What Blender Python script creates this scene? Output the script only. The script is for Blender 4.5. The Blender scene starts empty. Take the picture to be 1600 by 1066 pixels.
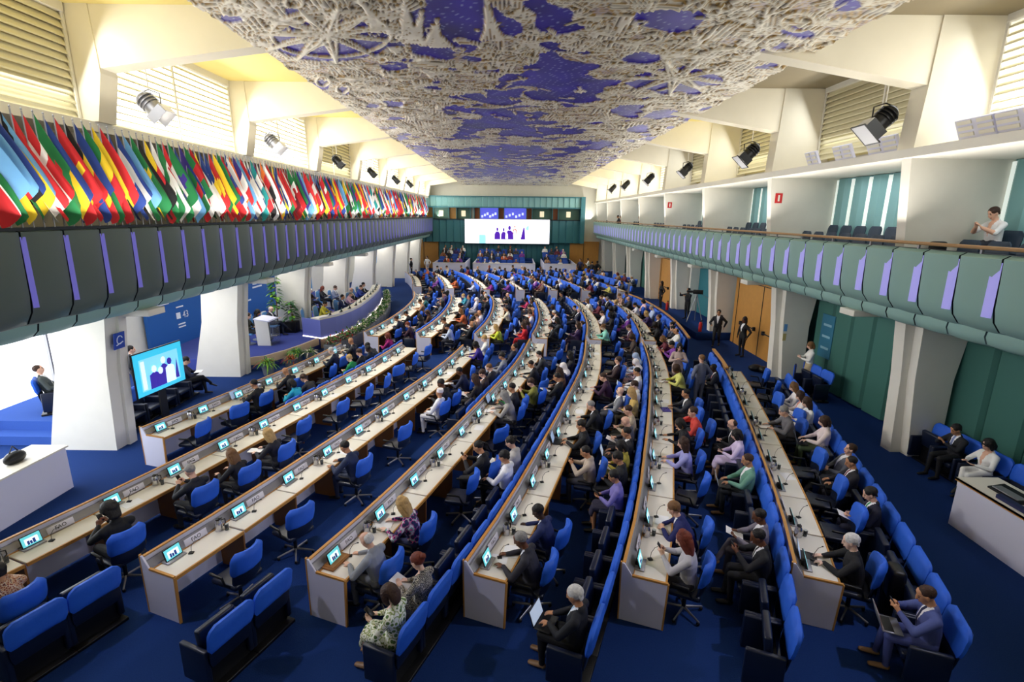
import bpy, bmesh, math, random
import numpy as np
from mathutils import Vector, Matrix
random.seed(7)
rng = np.random.default_rng(7)
S = bpy.context.scene
C = S.collection
PI = math.pi
# ---------------------------------------------------------------- camera
TH = math.atan(197 / 800); HC = 5.8; ROLL = 0.011
cam_d = bpy.data.cameras.new('camera'); cam_d.sensor_width = 36; cam_d.lens = 18; cam_d.clip_end = 300
cam = bpy.data.objects.new('camera', cam_d); C.objects.link(cam)
cam.matrix_world = Matrix.Translation((0, 0, HC)) @ Matrix.Rotation(PI / 2 - TH, 4, 'X') @ Matrix.Rotation(ROLL, 4, 'Z')
S.camera = cam
# ---------------------------------------------------------------- world, colour
W = bpy.data.worlds.new('world'); S.world = W; W.use_nodes = True
W.node_tree.nodes['Background'].inputs[0].default_value = (0.80, 0.90, 1.0, 1)
W.node_tree.nodes['Background'].inputs[1].default_value = 3.0
S.view_settings.view_transform = 'Standard'; S.view_settings.look = 'None'
S.view_settings.gamma = 1; S.view_settings.exposure = 0.0; S.view_settings.use_curve_mapping = False
S.cycles.max_bounces = 6; S.cycles.diffuse_bounces = 4; S.cycles.glossy_bounces = 2
S.cycles.transmission_bounces = 3; S.cycles.transparent_max_bounces = 6; S.cycles.use_light_tree = True
S.cycles.caustics_reflective = False; S.cycles.caustics_refractive = False
S.cycles.sample_clamp_indirect = 4.0

def lamp(name, kind, loc, rot, energy, color=(1, 1, 1), size=(1, 1), spot=None, label=None):
    L = bpy.data.lights.new(name, kind); L.energy = energy; L.color = color
    if kind == 'AREA':
        L.shape = 'RECTANGLE'; L.size, L.size_y = size
    elif kind == 'SPOT':
        L.spot_size = spot; L.spot_blend = 0.6; L.shadow_soft_size = 0.15
    o = bpy.data.objects.new(name, L); o.location = loc; o.rotation_euler = rot; C.objects.link(o)
    return o
# daylight entering through the high louvred windows of both long walls
for k in range(8):
    y = 9.1 + 6.2 * k
    lamp('window_daylight', 'AREA', (-9.0, y, 8.75), (0, math.radians(-62), 0), 150, (0.93, 0.97, 1.0), (1.7, 5.0))
    lamp('window_daylight', 'AREA', (9.8, y, 8.8), (0, math.radians(62), 0), 85, (0.93, 0.97, 1.0), (1.7, 5.0))
# glazed wall of the lobby side, low on the left beside the near column
lamp('lobby_daylight', 'AREA', (-13.4, 9.0, 2.2), (0, math.radians(-90), 0), 170, (0.85, 0.94, 1.0), (3.2, 5.5))
# unseen area lights added to brighten the ceiling mosaic and the right gallery
for k in range(9):
    y = 5.0 + 6.2 * k
    lamp('added_mosaic_fill', 'AREA', (8.35, y, 5.5), (0, math.radians(155), 0), 125, (1.0, .95, .86), (.25, 5.6))
    lamp('added_mosaic_fill', 'AREA', (-8.1, y, 5.6), (0, math.radians(-155), 0), 125, (1.0, .95, .86), (.25, 5.6))
    lamp('added_gallery_fill', 'AREA', (9.9, y + 3.9, 7.05), (0, 0, 0), 30, (.95, .97, 1.0), (1.2, 3.5))
# strip lights under both balcony fronts
for k in range(8):
    lamp('strip_light', 'AREA', (9.3, 9.0 + 6.2 * k, 3.55), (0, 0, 0), 26, (0.85, 0.92, 1.0), (0.5, 3.4))
    lamp('strip_light', 'AREA', (-10.6, 9.0 + 6.2 * k, 3.5), (0, 0, 0), 60, (1.0, 0.96, 0.90), (1.2, 3.4))

# ---------------------------------------------------------------- materials
MATS = {}
def rgb(h):
    if isinstance(h, tuple): return h
    v = [int(h[i:i + 2], 16) / 255 for i in (0, 2, 4)]
    return tuple(((c + .055) / 1.055) ** 2.4 if c > .04045 else c / 12.92 for c in v)
def mat(key, col=(.5, .5, .5), rough=.6, metal=0., em=None, es=0., noise=0., nscale=8., bump=0., spec=.4, alpha=1., trans=0.):
    if key in MATS: return MATS[key]
    m = bpy.data.materials.new(key); m.use_nodes = True; MATS[key] = m
    nt = m.node_tree; b = nt.nodes['Principled BSDF']; c = rgb(col)
    b.inputs['Base Color'].default_value = (*c, 1); b.inputs['Roughness'].default_value = rough
    b.inputs['Metallic'].default_value = metal; b.inputs['Specular IOR Level'].default_value = spec
    if trans: b.inputs['Transmission Weight'].default_value = trans; b.inputs['IOR'].default_value = 1.1
    if alpha < 1: b.inputs['Alpha'].default_value = alpha
    if em is not None:
        b.inputs['Emission Color'].default_value = (*rgb(em), 1); b.inputs['Emission Strength'].default_value = es
    if noise or bump:
        tc = nt.nodes.new('ShaderNodeTexCoord'); n = nt.nodes.new('ShaderNodeTexNoise')
        n.inputs['Scale'].default_value = nscale; n.inputs['Detail'].default_value = 4
        nt.links.new(tc.outputs['Object'], n.inputs['Vector'])
        if noise:
            r = nt.nodes.new('ShaderNodeMapRange'); r.inputs['To Min'].default_value = 1 - noise; r.inputs['To Max'].default_value = 1 + noise
            nt.links.new(n.outputs['Fac'], r.inputs['Value'])
            mx = nt.nodes.new('ShaderNodeVectorMath'); mx.operation = 'SCALE'; mx.inputs[0].default_value = c
            nt.links.new(r.outputs['Result'], mx.inputs['Scale']); nt.links.new(mx.outputs[0], b.inputs['Base Color'])
        if bump:
            bp = nt.nodes.new('ShaderNodeBump'); bp.inputs['Strength'].default_value = bump; bp.inputs['Distance'].default_value = .02
            nt.links.new(n.outputs['Fac'], bp.inputs['Height']); nt.links.new(bp.outputs[0], b.inputs['Normal'])
    return m
def fabric_pattern(key, cols, scale=14., kind='VORONOI'):
    if key in MATS: return MATS[key]
    m = bpy.data.materials.new(key); m.use_nodes = True; MATS[key] = m; nt = m.node_tree; b = nt.nodes['Principled BSDF']
    b.inputs['Roughness'].default_value = .8
    tc = nt.nodes.new('ShaderNodeTexCoord')
    v = nt.nodes.new('ShaderNodeTexVoronoi' if kind == 'VORONOI' else 'ShaderNodeTexNoise'); v.inputs['Scale'].default_value = scale
    nt.links.new(tc.outputs['Object'], v.inputs['Vector'])
    r = nt.nodes.new('ShaderNodeValToRGB'); r.color_ramp.interpolation = 'CONSTANT'
    src = v.outputs['Distance'] if kind == 'VORONOI' else v.outputs['Fac']
    e = r.color_ramp.elements
    n = len(cols)
    for i, c in enumerate(cols):
        p = (0, .35, .5, .62, .75)[i] if kind == 'VORONOI' else (0, .45, .53, .6, .68)[i]
        if i < 2: e[i].position = p; e[i].color = (*rgb(c), 1)
        else:
            x = e.new(p); x.color = (*rgb(c), 1)
    nt.links.new(src, r.inputs['Fac']); nt.links.new(r.outputs[0], b.inputs['Base Color'])
    return m
M_white = mat('warm_white_plaster', 'e9e5da', .75, noise=.04, nscale=3)
M_beam = mat('cream_concrete', 'ece4cf', .8, noise=.05, nscale=2, bump=.1)
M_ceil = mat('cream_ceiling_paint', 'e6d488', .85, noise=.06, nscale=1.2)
M_ceilg = mat('umber_ceiling_field', '8d8168', .85, noise=.06, nscale=1.2)
M_wallteal = mat('green_wall_panel', '3c6c62', .5, noise=.05, nscale=1.5)
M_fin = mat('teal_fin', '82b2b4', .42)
M_carpet = mat('blue_carpet', '1d3872', .95, noise=.22, nscale=60, bump=.3, spec=.1)
M_carpet2 = mat('bright_blue_carpet', '3a5aa8', .95, noise=.2, nscale=60, bump=.3, spec=.1)
M_teal = mat('teal_lacquered_panel', '94b8b0', .42, noise=.05, nscale=1.5)
M_teald = mat('deep_teal_panel', '3a7480', .4)
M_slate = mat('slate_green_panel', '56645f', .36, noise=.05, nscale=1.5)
M_seam = mat('dark_seam', '14202a', .6)
M_wood = mat('honey_wood_veneer', 'c08a44', .45, noise=.12, nscale=5)
M_woodd = mat('brown_wood', '8a5a2c', .5, noise=.12, nscale=5)
M_rail = mat('rail_wood', 'a98256', .45)
M_lav = mat('pale_lavender_laminate', 'dcdcf0', .5)
M_cream = mat('cream_laminate', 'e9e4d8', .42)
M_cover = mat('royal_blue_cover', '2460d6', .6, noise=.06, nscale=9, bump=.25)
M_navy = mat('navy_leather', '0e1830', .38, spec=.5)
M_black = mat('black_plastic', '0b0b0e', .4)
M_chrome = mat('brushed_steel', 'c8c8cc', .25, metal=1.)
M_steelm = mat('satin_grey_metal', '9a9aa0', .4, metal=.6)
M_glow = mat('violet_led_strip', 'b0acf0', .5, em='8a86d8', es=.45)
M_glow2 = mat('faint_violet_strip', '6e6ab4', .5, em='6a66d0', es=.42)
M_lightwhite = mat('white_light_tube', 'ffffff', .5, em='ffffff', es=6.)
M_day = mat('daylight_sky_pane', 'ffffff', .5, em='f4f8ff', es=3.2)
M_slat = mat('cream_louvre_slat', 'e2dab8', .6)

# ---------------------------------------------------------------- mesh builder
class MB:
    def __init__(s): s.v = []; s.f = []; s.m = []; s.sm = []; s.mats = []
    def mi(s, m):
        if m not in s.mats: s.mats.append(m)
        return s.mats.index(m)
    def add(s, V, F, m, smooth=False):
        o = len(s.v); s.v += [tuple(p) for p in V]; k = s.mi(m)
        for f in F: s.f.append(tuple(i + o for i in f)); s.m.append(k); s.sm.append(smooth)
    def box(s, x0, x1, y0, y1, z0, z1, m, M=None):
        V = [(x, y, z) for x in (x0, x1) for y in (y0, y1) for z in (z0, z1)]
        if M is not None: V = [tuple(M @ Vector(p)) for p in V]
        s.add(V, [(0, 1, 3, 2), (4, 6, 7, 5), (0, 4, 5, 1), (2, 3, 7, 6), (0, 2, 6, 4), (1, 5, 7, 3)], m)
    def bbox(s, x0, x1, y0, y1, z0, z1, m, b=.01, seg=2, M=None):
        bm = bmesh.new(); bmesh.ops.create_cube(bm, size=1)
        for v in bm.verts: v.co = Vector(((x0 + x1) / 2 + v.co.x * (x1 - x0), (y0 + y1) / 2 + v.co.y * (y1 - y0), (z0 + z1) / 2 + v.co.z * (z1 - z0)))
        bmesh.ops.bevel(bm, geom=bm.edges[:], offset=b, segments=seg, affect='EDGES', profile=.5)
        if M is not None: bm.transform(M)
        bm.verts.index_update()
        s.add([v.co[:] for v in bm.verts], [[v.index for v in f.verts] for f in bm.faces], m, True); bm.free()
    def prism(s, poly, y0, y1, m, M=None, axis='Y', smooth=False):
        # poly: list of 2D points; extruded along axis
        n = len(poly)
        if axis == 'Y': V = [(a, y0, b) for a, b in poly] + [(a, y1, b) for a, b in poly]
        elif axis == 'Z': V = [(a, b, y0) for a, b in poly] + [(a, b, y1) for a, b in poly]
        else: V = [(y0, a, b) for a, b in poly] + [(y1, a, b) for a, b in poly]
        if M is not None: V = [tuple(M @ Vector(p)) for p in V]
        s.add(V, [tuple(range(n - 1, -1, -1)), tuple(range(n, 2 * n))], m)
        s.add(V, [(i, (i + 1) % n, n + (i + 1) % n, n + i) for i in range(n)], m, smooth)
    def loft(s, P, R, m, n=10, hint=(1, 0, 0), caps=True, smooth=True):
        V, F = loft_geo(P, R, n, hint, caps); s.add(V, F, m, smooth)
    def ell(s, c, r, m, nu=14, nv=9, M=None):
        V = []; F = []
        for j in range(nv + 1):
            t = PI * j / nv
            for i in range(nu):
                a = 2 * PI * i / nu
                p = Vector((r[0] * math.sin(t) * math.cos(a), r[1] * math.sin(t) * math.sin(a), r[2] * math.cos(t)))
                if M is not None: p = M @ p
                V.append((c[0] + p.x, c[1] + p.y, c[2] + p.z))
        for j in range(nv):
            for i in range(nu):
                a, b = j * nu + i, j * nu + (i + 1) % nu
                F.append((a, b + 0, b + nu, a + nu))
        s.add(V, F, m, True)
    def cyl(s, p0, p1, r0, m, r1=None, n=12):
        r1 = r0 if r1 is None else r1
        s.loft([p0, p1], [r0, r1], m, n, caps='flat')
    def lathe(s, c, prof, m, n=16):
        V = []; F = []
        for r, z in prof:
            for i in range(n):
                a = 2 * PI * i / n; V.append((c[0] + r * math.cos(a), c[1] + r * math.sin(a), c[2] + z))
        for j in range(len(prof) - 1):
            for i in range(n):
                F.append((j * n + i, j * n + (i + 1) % n, (j + 1) * n + (i + 1) % n, (j + 1) * n + i))
        F.append(tuple(range(n - 1, -1, -1))); F.append(tuple((len(prof) - 1) * n + i for i in range(n)))
        s.add(V, F, m, True)
    def mesh(s, name):
        me = bpy.data.meshes.new(name); me.from_pydata(s.v, [], s.f)
        for m in s.mats: me.materials.append(m)
        me.polygons.foreach_set('material_index', s.m); me.polygons.foreach_set('use_smooth', s.sm); me.update()
        if any(s.sm):
            try: me.set_sharp_from_angle(angle=math.radians(50))
            except Exception: pass
        return me
    def obj(s, name, parent=None, **kw):
        return put(name, s.mesh(name), parent, **kw)
def loft_geo(P, R, n=10, hint=(1, 0, 0), caps=True):
    P = [Vector(p) for p in P]; R = [(r, r) if not isinstance(r, (tuple, list)) else r for r in R]
    T = []
    for i in range(len(P)):
        a = P[max(i - 1, 0)]; b = P[min(i + 1, len(P) - 1)]; T.append((b - a).normalized())
    rings = []
    if caps is True:
        ra = min(R[0]); rb = min(R[-1])
        for q, k in ((.97, .25), (.7, .71), (.35, .94)): rings.append((P[0] - T[0] * ra * q, T[0], (R[0][0] * k, R[0][1] * k)))
    for p, t, r in zip(P, T, R): rings.append((p, t, r))
    if caps is True:
        for q, k in ((.35, .94), (.7, .71), (.97, .25)): rings.append((P[-1] + T[-1] * rb * q, T[-1], (R[-1][0] * k, R[-1][1] * k)))
    h = Vector(hint); V = []
    for p, t, r in rings:
        x = h - t * h.dot(t)
        if x.length < 1e-3: x = Vector((0, 1, 0)) - t * t.y
        x.normalize(); y = t.cross(x)
        for i in range(n):
            a = 2 * PI * i / n; V.append(p + x * (r[0] * math.cos(a)) + y * (r[1] * math.sin(a)))
    F = []
    for j in range(len(rings) - 1):
        for i in range(n): F.append((j * n + i, j * n + (i + 1) % n, (j + 1) * n + (i + 1) % n, (j + 1) * n + i))
    F.append(tuple(range(n - 1, -1, -1))); F.append(tuple((len(rings) - 1) * n + i for i in range(n)))
    return V, F
def put(name, data, parent=None, label=None, cat=None, group=None, kind=None, loc=None, rz=None, M=None):
    o = bpy.data.objects.new(name, data); C.objects.link(o)
    if parent is not None: o.parent = parent
    if loc is not None: o.location = loc
    if rz is not None: o.rotation_euler = (0, 0, rz)
    if M is not None: o.matrix_world = M
    if label: o['label'] = label
    if cat: o['category'] = cat
    if group: o['group'] = group
    if kind: o['kind'] = kind
    return o
def copy_tree(o, parent=None):
    c = o.copy(); C.objects.link(c)
    if parent is not None: c.parent = parent
    for ch in KIDS.get(o.name, []): copy_tree(ch, c)
    return c
KIDS = {}
def inst(parts, name, loc, rz, label, cat, group=None, scale=None):
    """parts: list of (name, mesh, subparts) -> Empty at the thing's base with its parts"""
    r = put(name, None, None, label, cat, group, loc=loc, rz=rz); r.empty_display_size = .1
    if scale: r.scale = (scale,) * 3
    for p in parts:
        o = put(p[0], p[1], r)
        if len(p) > 2:
            for q in p[2]: put(q[0], q[1], o)
        if len(p) > 3: o['label'] = p[3]
    return r
ORD = ['zeroth', 'first', 'second', 'third', 'fourth', 'fifth', 'sixth', 'seventh', 'eighth', 'ninth', 'tenth', 'eleventh', 'twelfth', 'thirteenth', 'fourteenth', 'fifteenth', 'sixteenth', 'seventeenth', 'eighteenth', 'nineteenth', 'twentieth']
TENS = {20: 'twenty', 30: 'thirty', 40: 'forty', 50: 'fifty', 60: 'sixty', 70: 'seventy', 80: 'eighty', 90: 'ninety'}
TENO = {30: 'thirtieth', 40: 'fortieth', 50: 'fiftieth', 60: 'sixtieth', 70: 'seventieth', 80: 'eightieth', 90: 'ninetieth', 100: 'hundredth'}
def ordw(n):
    if n <= 20: return ORD[n]
    if n > 200: return 'two-hundred-and-' + ordw(n - 200)
    if n == 200: return 'two-hundredth'
    if n > 100: return 'hundred-and-' + ordw(n - 100)
    if n % 10 == 0: return TENO[n]
    return TENS[n // 10 * 10] + '-' + ORD[n % 10]
def project(p):
    X, Y, Z = p[0], p[1], p[2] - HC; c, s = math.cos(TH), math.sin(TH)
    d = Y * c - Z * s; u = Y * s + Z * c; x, y = 800 * X / d, -800 * u / d
    return 800 + x - ROLL * y, 533 + y + ROLL * x
def at(u, v, z):
    c, s = math.cos(TH), math.sin(TH); x, y = u - 800, v - 533; x, y = x + ROLL * y, y - ROLL * x
    X = x / 800; d = -y / 800; Y = c + d * s; Z = -s + d * c; k = (z - HC) / Z
    return X * k, Y * k

# ---------------------------------------------------------------- room shell
def struct(name, mb): return mb.obj(name, kind='structure')
b = MB(); b.box(-16, 13.5, -4, 58.5, -.2, 0, M_carpet); struct('floor', b)
b = MB(); b.box(-16, 13.5, -4, 58.5, 9.9, 10.1, M_ceil); struct('ceiling', b)
b = MB(); b.box(-16, 13.5, 57.2, 57.5, 0, 9.9, M_white); struct('wall_back', b)
b = MB(); b.box(-16, 13.5, -4.2, -4, 0, 9.9, M_white); struct('wall_front', b)
# lower left wall (recess below the balcony) and lower right wall
b = MB()
b.box(-14.2, -14.0, 17.6, 57.2, 0, 4.0, M_white); b.box(-14.2, -14.0, -4, 5.2, 0, 4.0, M_white)
b.box(-14.2, -14.0, 5.2, 17.6, 3.5, 4.0, M_white); struct('wall_left_lower', b)
b = MB(); b.box(11.3, 11.5, -4, 57.2, 0, 4.0, M_teald); struct('wall_right_lower', b)
b = MB(); b.box(-12.6, -12.4, -4, 57.2, 4.0, 7.6, M_white); struct('wall_left_upper', b)
b = MB(); b.box(11.0, 11.2, -4, 57.2, 4.0, 7.3, M_teald); struct('wall_right_upper', b)
# lobby glazing at the near left
b = MB(); b.box(-14.16, -14.12, 5.2, 17.6, 0.1, 3.5, M_day)
for k in range(7): b.box(-14.1, -14.02, 5.2 + k * 1.95, 5.26 + k * 1.95, 0, 3.5, M_steelm)
struct('window_1', b)
YC = [12.0 + 6.25 * k for k in range(-1, 8)]
# balcony floors
b = MB(); b.box(-12.4, -8.75, -4, 57.2, 3.95, 4.5, M_white); struct('trim_balcony_floor_left', b)
b = MB(); b.box(8.75, 11.0, -4, 57.2, 3.95, 4.45, M_white); b.box(9.15, 11.0, -4, 57.2, 4.45, 4.55, M_navy); b.box(9.9, 11.0, -4, 57.2, 4.55, 4.75, M_navy)
struct('trim_balcony_floor_right', b)
# white ledge above the right gallery and its left counterpart
b = MB(); b.box(8.5, 11.2, -4, 56, 7.1, 7.28, M_white); struct('trim_ledge_right', b)
b = MB(); b.box(-12.4, -9.0, -4, 57.2, 7.45, 7.65, M_white); struct('trim_ledge_left', b)
# louvred windows (one per bay)
wn = 2
M_backcream = mat('closed_blind_backing', 'cfc08c', .8)
def louvre(x, y0, y1, side, bright, z0=7.66, z1=9.72):
    global wn
    w = MB(); n = 13; s = side
    w.box(min(x + s * .34, x + s * .36), max(x + s * .34, x + s * .36), y0, y1, z0, z1, M_day if bright else M_backcream)
    for i in range(n):
        z = z0 + (i + .5) * (z1 - z0) / n
        if bright:
            poly = [(x + s * .0, z - .045), (x + s * .09, z + .015), (x + s * .09, z + .045), (x, z - .015)]
        else:
            poly = [(x + s * .0, z - .085), (x + s * .07, z + .055), (x + s * .08, z + .085), (x, z - .055)]
        w.prism(poly, y0, y1, M_slat)
    for yy in (y0, (y0 + y1) / 2, y1): w.box(min(x - s * .02, x + s * .02), max(x - s * .02, x + s * .02), yy - .03, yy + .03, z0, z1, M_white)
    w.box(min(x - s * .05, x + s * .1), max(x - s * .05, x + s * .1), y0, y1, z1, z1 + .18, M_white)
    struct('window_%d' % wn, w); wn += 1
brl = [0, 0, 1, 1, 0, 1, 1, 1, 1]; brr = [1, 1, 0, 0, 0, 1, 1, 1, 1]
for k in range(9):
    y0 = 5.75 + 6.25 * (k - 1) + .3; y1 = y0 + 5.65
    louvre(-9.25, y0, y1, -1, brl[k]); louvre(10.05, y0, y1, 1, brr[k])
b = MB(); b.box(-9.75, -9.7, -4, 57.2, 7.6, 9.9, M_white); struct('wall_left_clerestory', b)
b = MB(); b.box(10.5, 10.55, -4, 57.2, 7.28, 9.9, M_white); struct('wall_right_clerestory', b)
# columns, pillars and beams
tn = 1
for k, y in enumerate(YC):
    # lower kinked columns
    b = MB()
    L = [(-11.45, 0), (-9.8, 0), (-9.70, 2.0), (-9.45, 3.95), (-10.75, 3.95), (-10.95, 2.0)]
    yl = 12 + 5.95 * (k - 1)
    b.prism(L, yl - .3, yl + .05, M_white); b.prism([(-11.3, 0), (-9.72, 0), (-9.62, 2.0), (-9.38, 3.95), (-10.7, 3.95), (-10.9, 2.0)], yl + .05, yl + .3, M_white)
    struct('column_left_lower_%d' % tn, b)
    b = MB()
    R = [(9.98, 0), (10.75, 0), (10.72, 2.0), (10.95, 3.95), (9.7, 3.95), (9.78, 2.0)]
    b.prism(R, y - .15, y + .1, M_white); b.prism([(9.72, 0), (10.6, 0), (10.6, 2.0), (10.8, 3.95), (9.42, 3.95), (9.62, 2.0)], y + .1, y + .45, M_white)
    struct('column_right_lower_%d' % tn, b)
    # upper gallery pillars
    b = MB()
    b.prism([(8.98, 4.45), (11.0, 4.45), (11.0, 7.1), (8.7, 7.1)], y - .14, y + .14, M_white)
    struct('pillar_right_upper_%d' % tn, b)
    b = MB(); b.box(-12.4, -9.2, y - .14, y + .14, 4.5, 7.45, M_white); struct('pillar_left_upper_%d' % tn, b)
    # clerestory pillars and deep beams
    b = MB()
    b.prism([(8.62, 7.28), (10.5, 7.28), (10.5, 9.9), (8.75, 9.9), (8.7, 8.6)], y - .25, y + .25, M_beam)
    b.prism([(10.5, 9.9), (10.5, 9.2), (8.7, 8.55), (5.0, 9.15), (5.0, 9.9)], y - .22, y + .22, M_beam)
    b.prism([(-8.9, 7.65), (-9.7, 7.65), (-9.7, 9.9), (-8.75, 9.9), (-8.7, 8.6)], y - .25, y + .25, M_beam)
    b.prism([(-9.7, 9.9), (-9.7, 9.2), (-8.7, 8.7), (-4.6, 9.25), (-4.6, 9.9)], y - .22, y + .22, M_beam)
    struct('trim_beam_%d' % tn, b)
    tn += 1
# darker ceiling fields of alternate bays on the right
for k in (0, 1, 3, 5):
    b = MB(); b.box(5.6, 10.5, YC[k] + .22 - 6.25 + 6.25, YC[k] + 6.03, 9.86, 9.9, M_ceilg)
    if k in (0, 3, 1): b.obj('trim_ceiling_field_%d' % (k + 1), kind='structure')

# ---------------------------------------------------------------- ceiling mosaic (abstract relief)
def mosaic():
    ys = [3.5]
    while ys[-1] < 55: ys.append(ys[-1] + .0026 * ys[-1] + .014)
    ys = np.array(ys); ny = len(ys); nx = 330
    t = np.linspace(0, 1, nx)
    XL = -5.42 + (ys - 5) * .003; XR = 6.35 - (ys - 5) * .017
    X = XL[:, None] + (XR - XL)[:, None] * t[None, :]; Y = np.repeat(ys[:, None], nx, 1)
    Zp = 9.2 - (Y - 9) * .009
    # ribbon strokes
    H = np.zeros((ny, nx)); D = np.full((ny, nx), 9.0)   # D: normalised distance to nearest stroke centre
    r = np.random.default_rng(5)
    # blue fields: (photo u, v, half widths) mapped onto the panel
    c, s = math.cos(TH), math.sin(TH)
    Zr = Zp - HC; dd = Y * c - Zr * s; U = 800 * X / dd; V_ = -800 * (Y * s + Zr * c) / dd
    Ux = 800 + U - ROLL * V_; Vx = 533 + V_ + ROLL * U
    ells = [(518, 62, 95, 34), (365, 25, 18, 10), (460, 15, 14, 8), (700, 40, 75, 48), (650, 72, 60, 16), (745, 15, 60, 40), (840, 120, 60, 22), (505, 131, 11, 8), (536, 142, 10, 7), (870, 25, 34, 20), (1042, 33, 56, 16),
            (1245, 45, 27, 13), (1219, 77, 24, 11), (1056, 126, 72, 20), (890, 130, 62, 26), (880, 95, 40, 14), (1005, 88, 32, 8), (978, 172, 24, 13), (1040, 176, 30, 9), (765, 152, 66, 12),
            (800, 186, 80, 20), (745, 198, 40, 8), (840, 205, 60, 10), (790, 238, 100, 14), (700, 170, 20, 6), (660, 235, 28, 10), (790, 268, 95, 12), (1000, 200, 18, 8), (930, 225, 40, 9), (1330, 12, 26, 10), (620, 100, 40, 8), (580, 165, 16, 6), (625, 212, 14, 7), (950, 250, 20, 6), (725, 212, 30, 5), (1010, 215, 14, 5)]
    nz = np.zeros((ny, nx))
    for k in range(60):
        a = r.uniform(0, 2 * PI); f = r.uniform(1.5, 9.); nz += np.sin((X * np.cos(a) + Y * np.sin(a)) * f + r.uniform(0, 6.3)) / 60 ** .5
    n2 = np.zeros((ny, nx)); n3 = np.zeros((ny, nx))
    for k in range(40):
        a = r.uniform(0, 2 * PI); f = r.uniform(1., 5.); n2 += np.sin((X * np.cos(a) + Y * np.sin(a)) * f + r.uniform(0, 6.3)) / 40 ** .5; n3 += np.sin((X * np.sin(a) - Y * np.cos(a)) * f * 1.7 + r.uniform(0, 6.3)) / 40 ** .5
    star = np.abs(Ux - 512) < 120
    m = np.full((ny, nx), -1.0)
    for (u, v, a, b_) in ells:
        wv = 0. if u in (518, 1056) else .42; m = np.maximum(m, 1 - ((Ux - u) / a + wv * n2) ** 2 - ((Vx - v) / b_ + wv * n3) ** 2)
    blue = ((m + .25 * nz * ~star) > .05) | ((n2 + .8 * n3 > 1.75) & (Vx > 40))
    def stroke(x0, y0, x1, y1, w, h, force=False):
        pad = w * 1.3
        j0, j1 = np.searchsorted(ys, [min(y0, y1) - pad, max(y0, y1) + pad])
        xl = np.clip(((min(x0, x1) - pad) - XL.mean()) / (XR - XL).mean() * nx - 12, 0, nx).astype(int); xr = np.clip(((max(x0, x1) + pad) - XL.mean()) / (XR - XL).mean() * nx + 14, 0, nx).astype(int)
        if j1 <= j0 or xr <= xl: return
        xs = X[j0:j1, xl:xr]; yy = Y[j0:j1, xl:xr]
        dx, dy = x1 - x0, y1 - y0; L2 = dx * dx + dy * dy + 1e-9
        tt = np.clip(((xs - x0) * dx + (yy - y0) * dy) / L2, 0, 1)
        d = np.hypot(xs - x0 - tt * dx, yy - y0 - tt * dy) / (w * (1 - (.75 * tt if force == 2 else 0)))
        hh = h * np.clip(1.6 - 1.6 * d, 0, 1)
        sub = H[j0:j1, xl:xr]; sd = D[j0:j1, xl:xr]
        up = (d < 1.15) & (hh >= sub * .8)
        if not force: up &= ~blue[j0:j1, xl:xr]
        sub[up] = hh[up]; sd[up] = d[up]
    def arc(cx, cy, ra, rb, a0, a1, w, h, force=False):
        n = max(6, int(abs(a1 - a0) * 6)); q = [a0 + (a1 - a0) * i / n for i in range(n + 1)]
        for i in range(n): stroke(cx + ra * math.cos(q[i]), cy + rb * math.sin(q[i]), cx + ra * math.cos(q[i + 1]), cy + rb * math.sin(q[i + 1]), w, h, force)
    # dense clusters of parallel ridges, arcs and rings
    for k in range(3600):
        y = 3.5 + 51 * r.random() ** 1.35; x = r.uniform(-5.6, 6.4); sc = .8 + y * .02
        kind = r.random()
        w = r.uniform(.022, .05) * sc; h = r.uniform(.025, .055)
        if kind < .5:
            a = r.choice([0, PI / 2, PI / 2, r.uniform(0, PI)]) + r.normal() * .12; L = r.uniform(.25, 1.3) * sc; n = r.integers(2, 6)
            for i in range(n):
                ox, oy = -math.sin(a) * i * w * 2.3, math.cos(a) * i * w * 2.3
                l2 = L * r.uniform(.6, 1.); stroke(x + ox, y + oy, x + ox + math.cos(a) * l2, y + oy + math.sin(a) * l2, w, h)
        elif kind < .72:
            ra = r.uniform(.15, .6) * sc; a0 = r.uniform(0, 6.3); sp = r.uniform(1.2, 4.); n = r.integers(1, 4)
            for i in range(n): arc(x, y, ra + i * w * 2.4, (ra + i * w * 2.4) * r.uniform(.7, 1.), a0, a0 + sp, w, h)
        elif kind < .79:
            ra = r.uniform(.06, .16) * sc; arc(x, y, ra, ra, 0, 2 * PI, w * .9, h, r.random() < .5)
        elif kind < .93:   # zigzag towers
            px_, py_ = x, y
            for i in range(6):
                qx, qy = px_ + r.normal() * .18 * sc, py_ + r.normal() * .22 * sc; stroke(px_, py_, qx, qy, w, h, r.random() < .25); px_, py_ = qx, qy
        else:
            L = r.uniform(1.5, 4.); a = r.normal() * .25 + (PI / 2 if r.random() < .35 else 0); stroke(x, y, x + L * math.cos(a), y + L * math.sin(a), w * .8, h * 1.1)
    # rims around the blue fields
    for (u, v, a, b_) in ells[:3] + ells[7:9] + ells[11:13]:
        pts = [at(u + a * math.cos(q), v + b_ * math.sin(q), 9.05) for q in np.linspace(0, 2 * PI, 26)]
        for p, q in zip(pts, pts[1:]): stroke(p[0], p[1], q[0], q[1], .05, .06, True)
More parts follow.
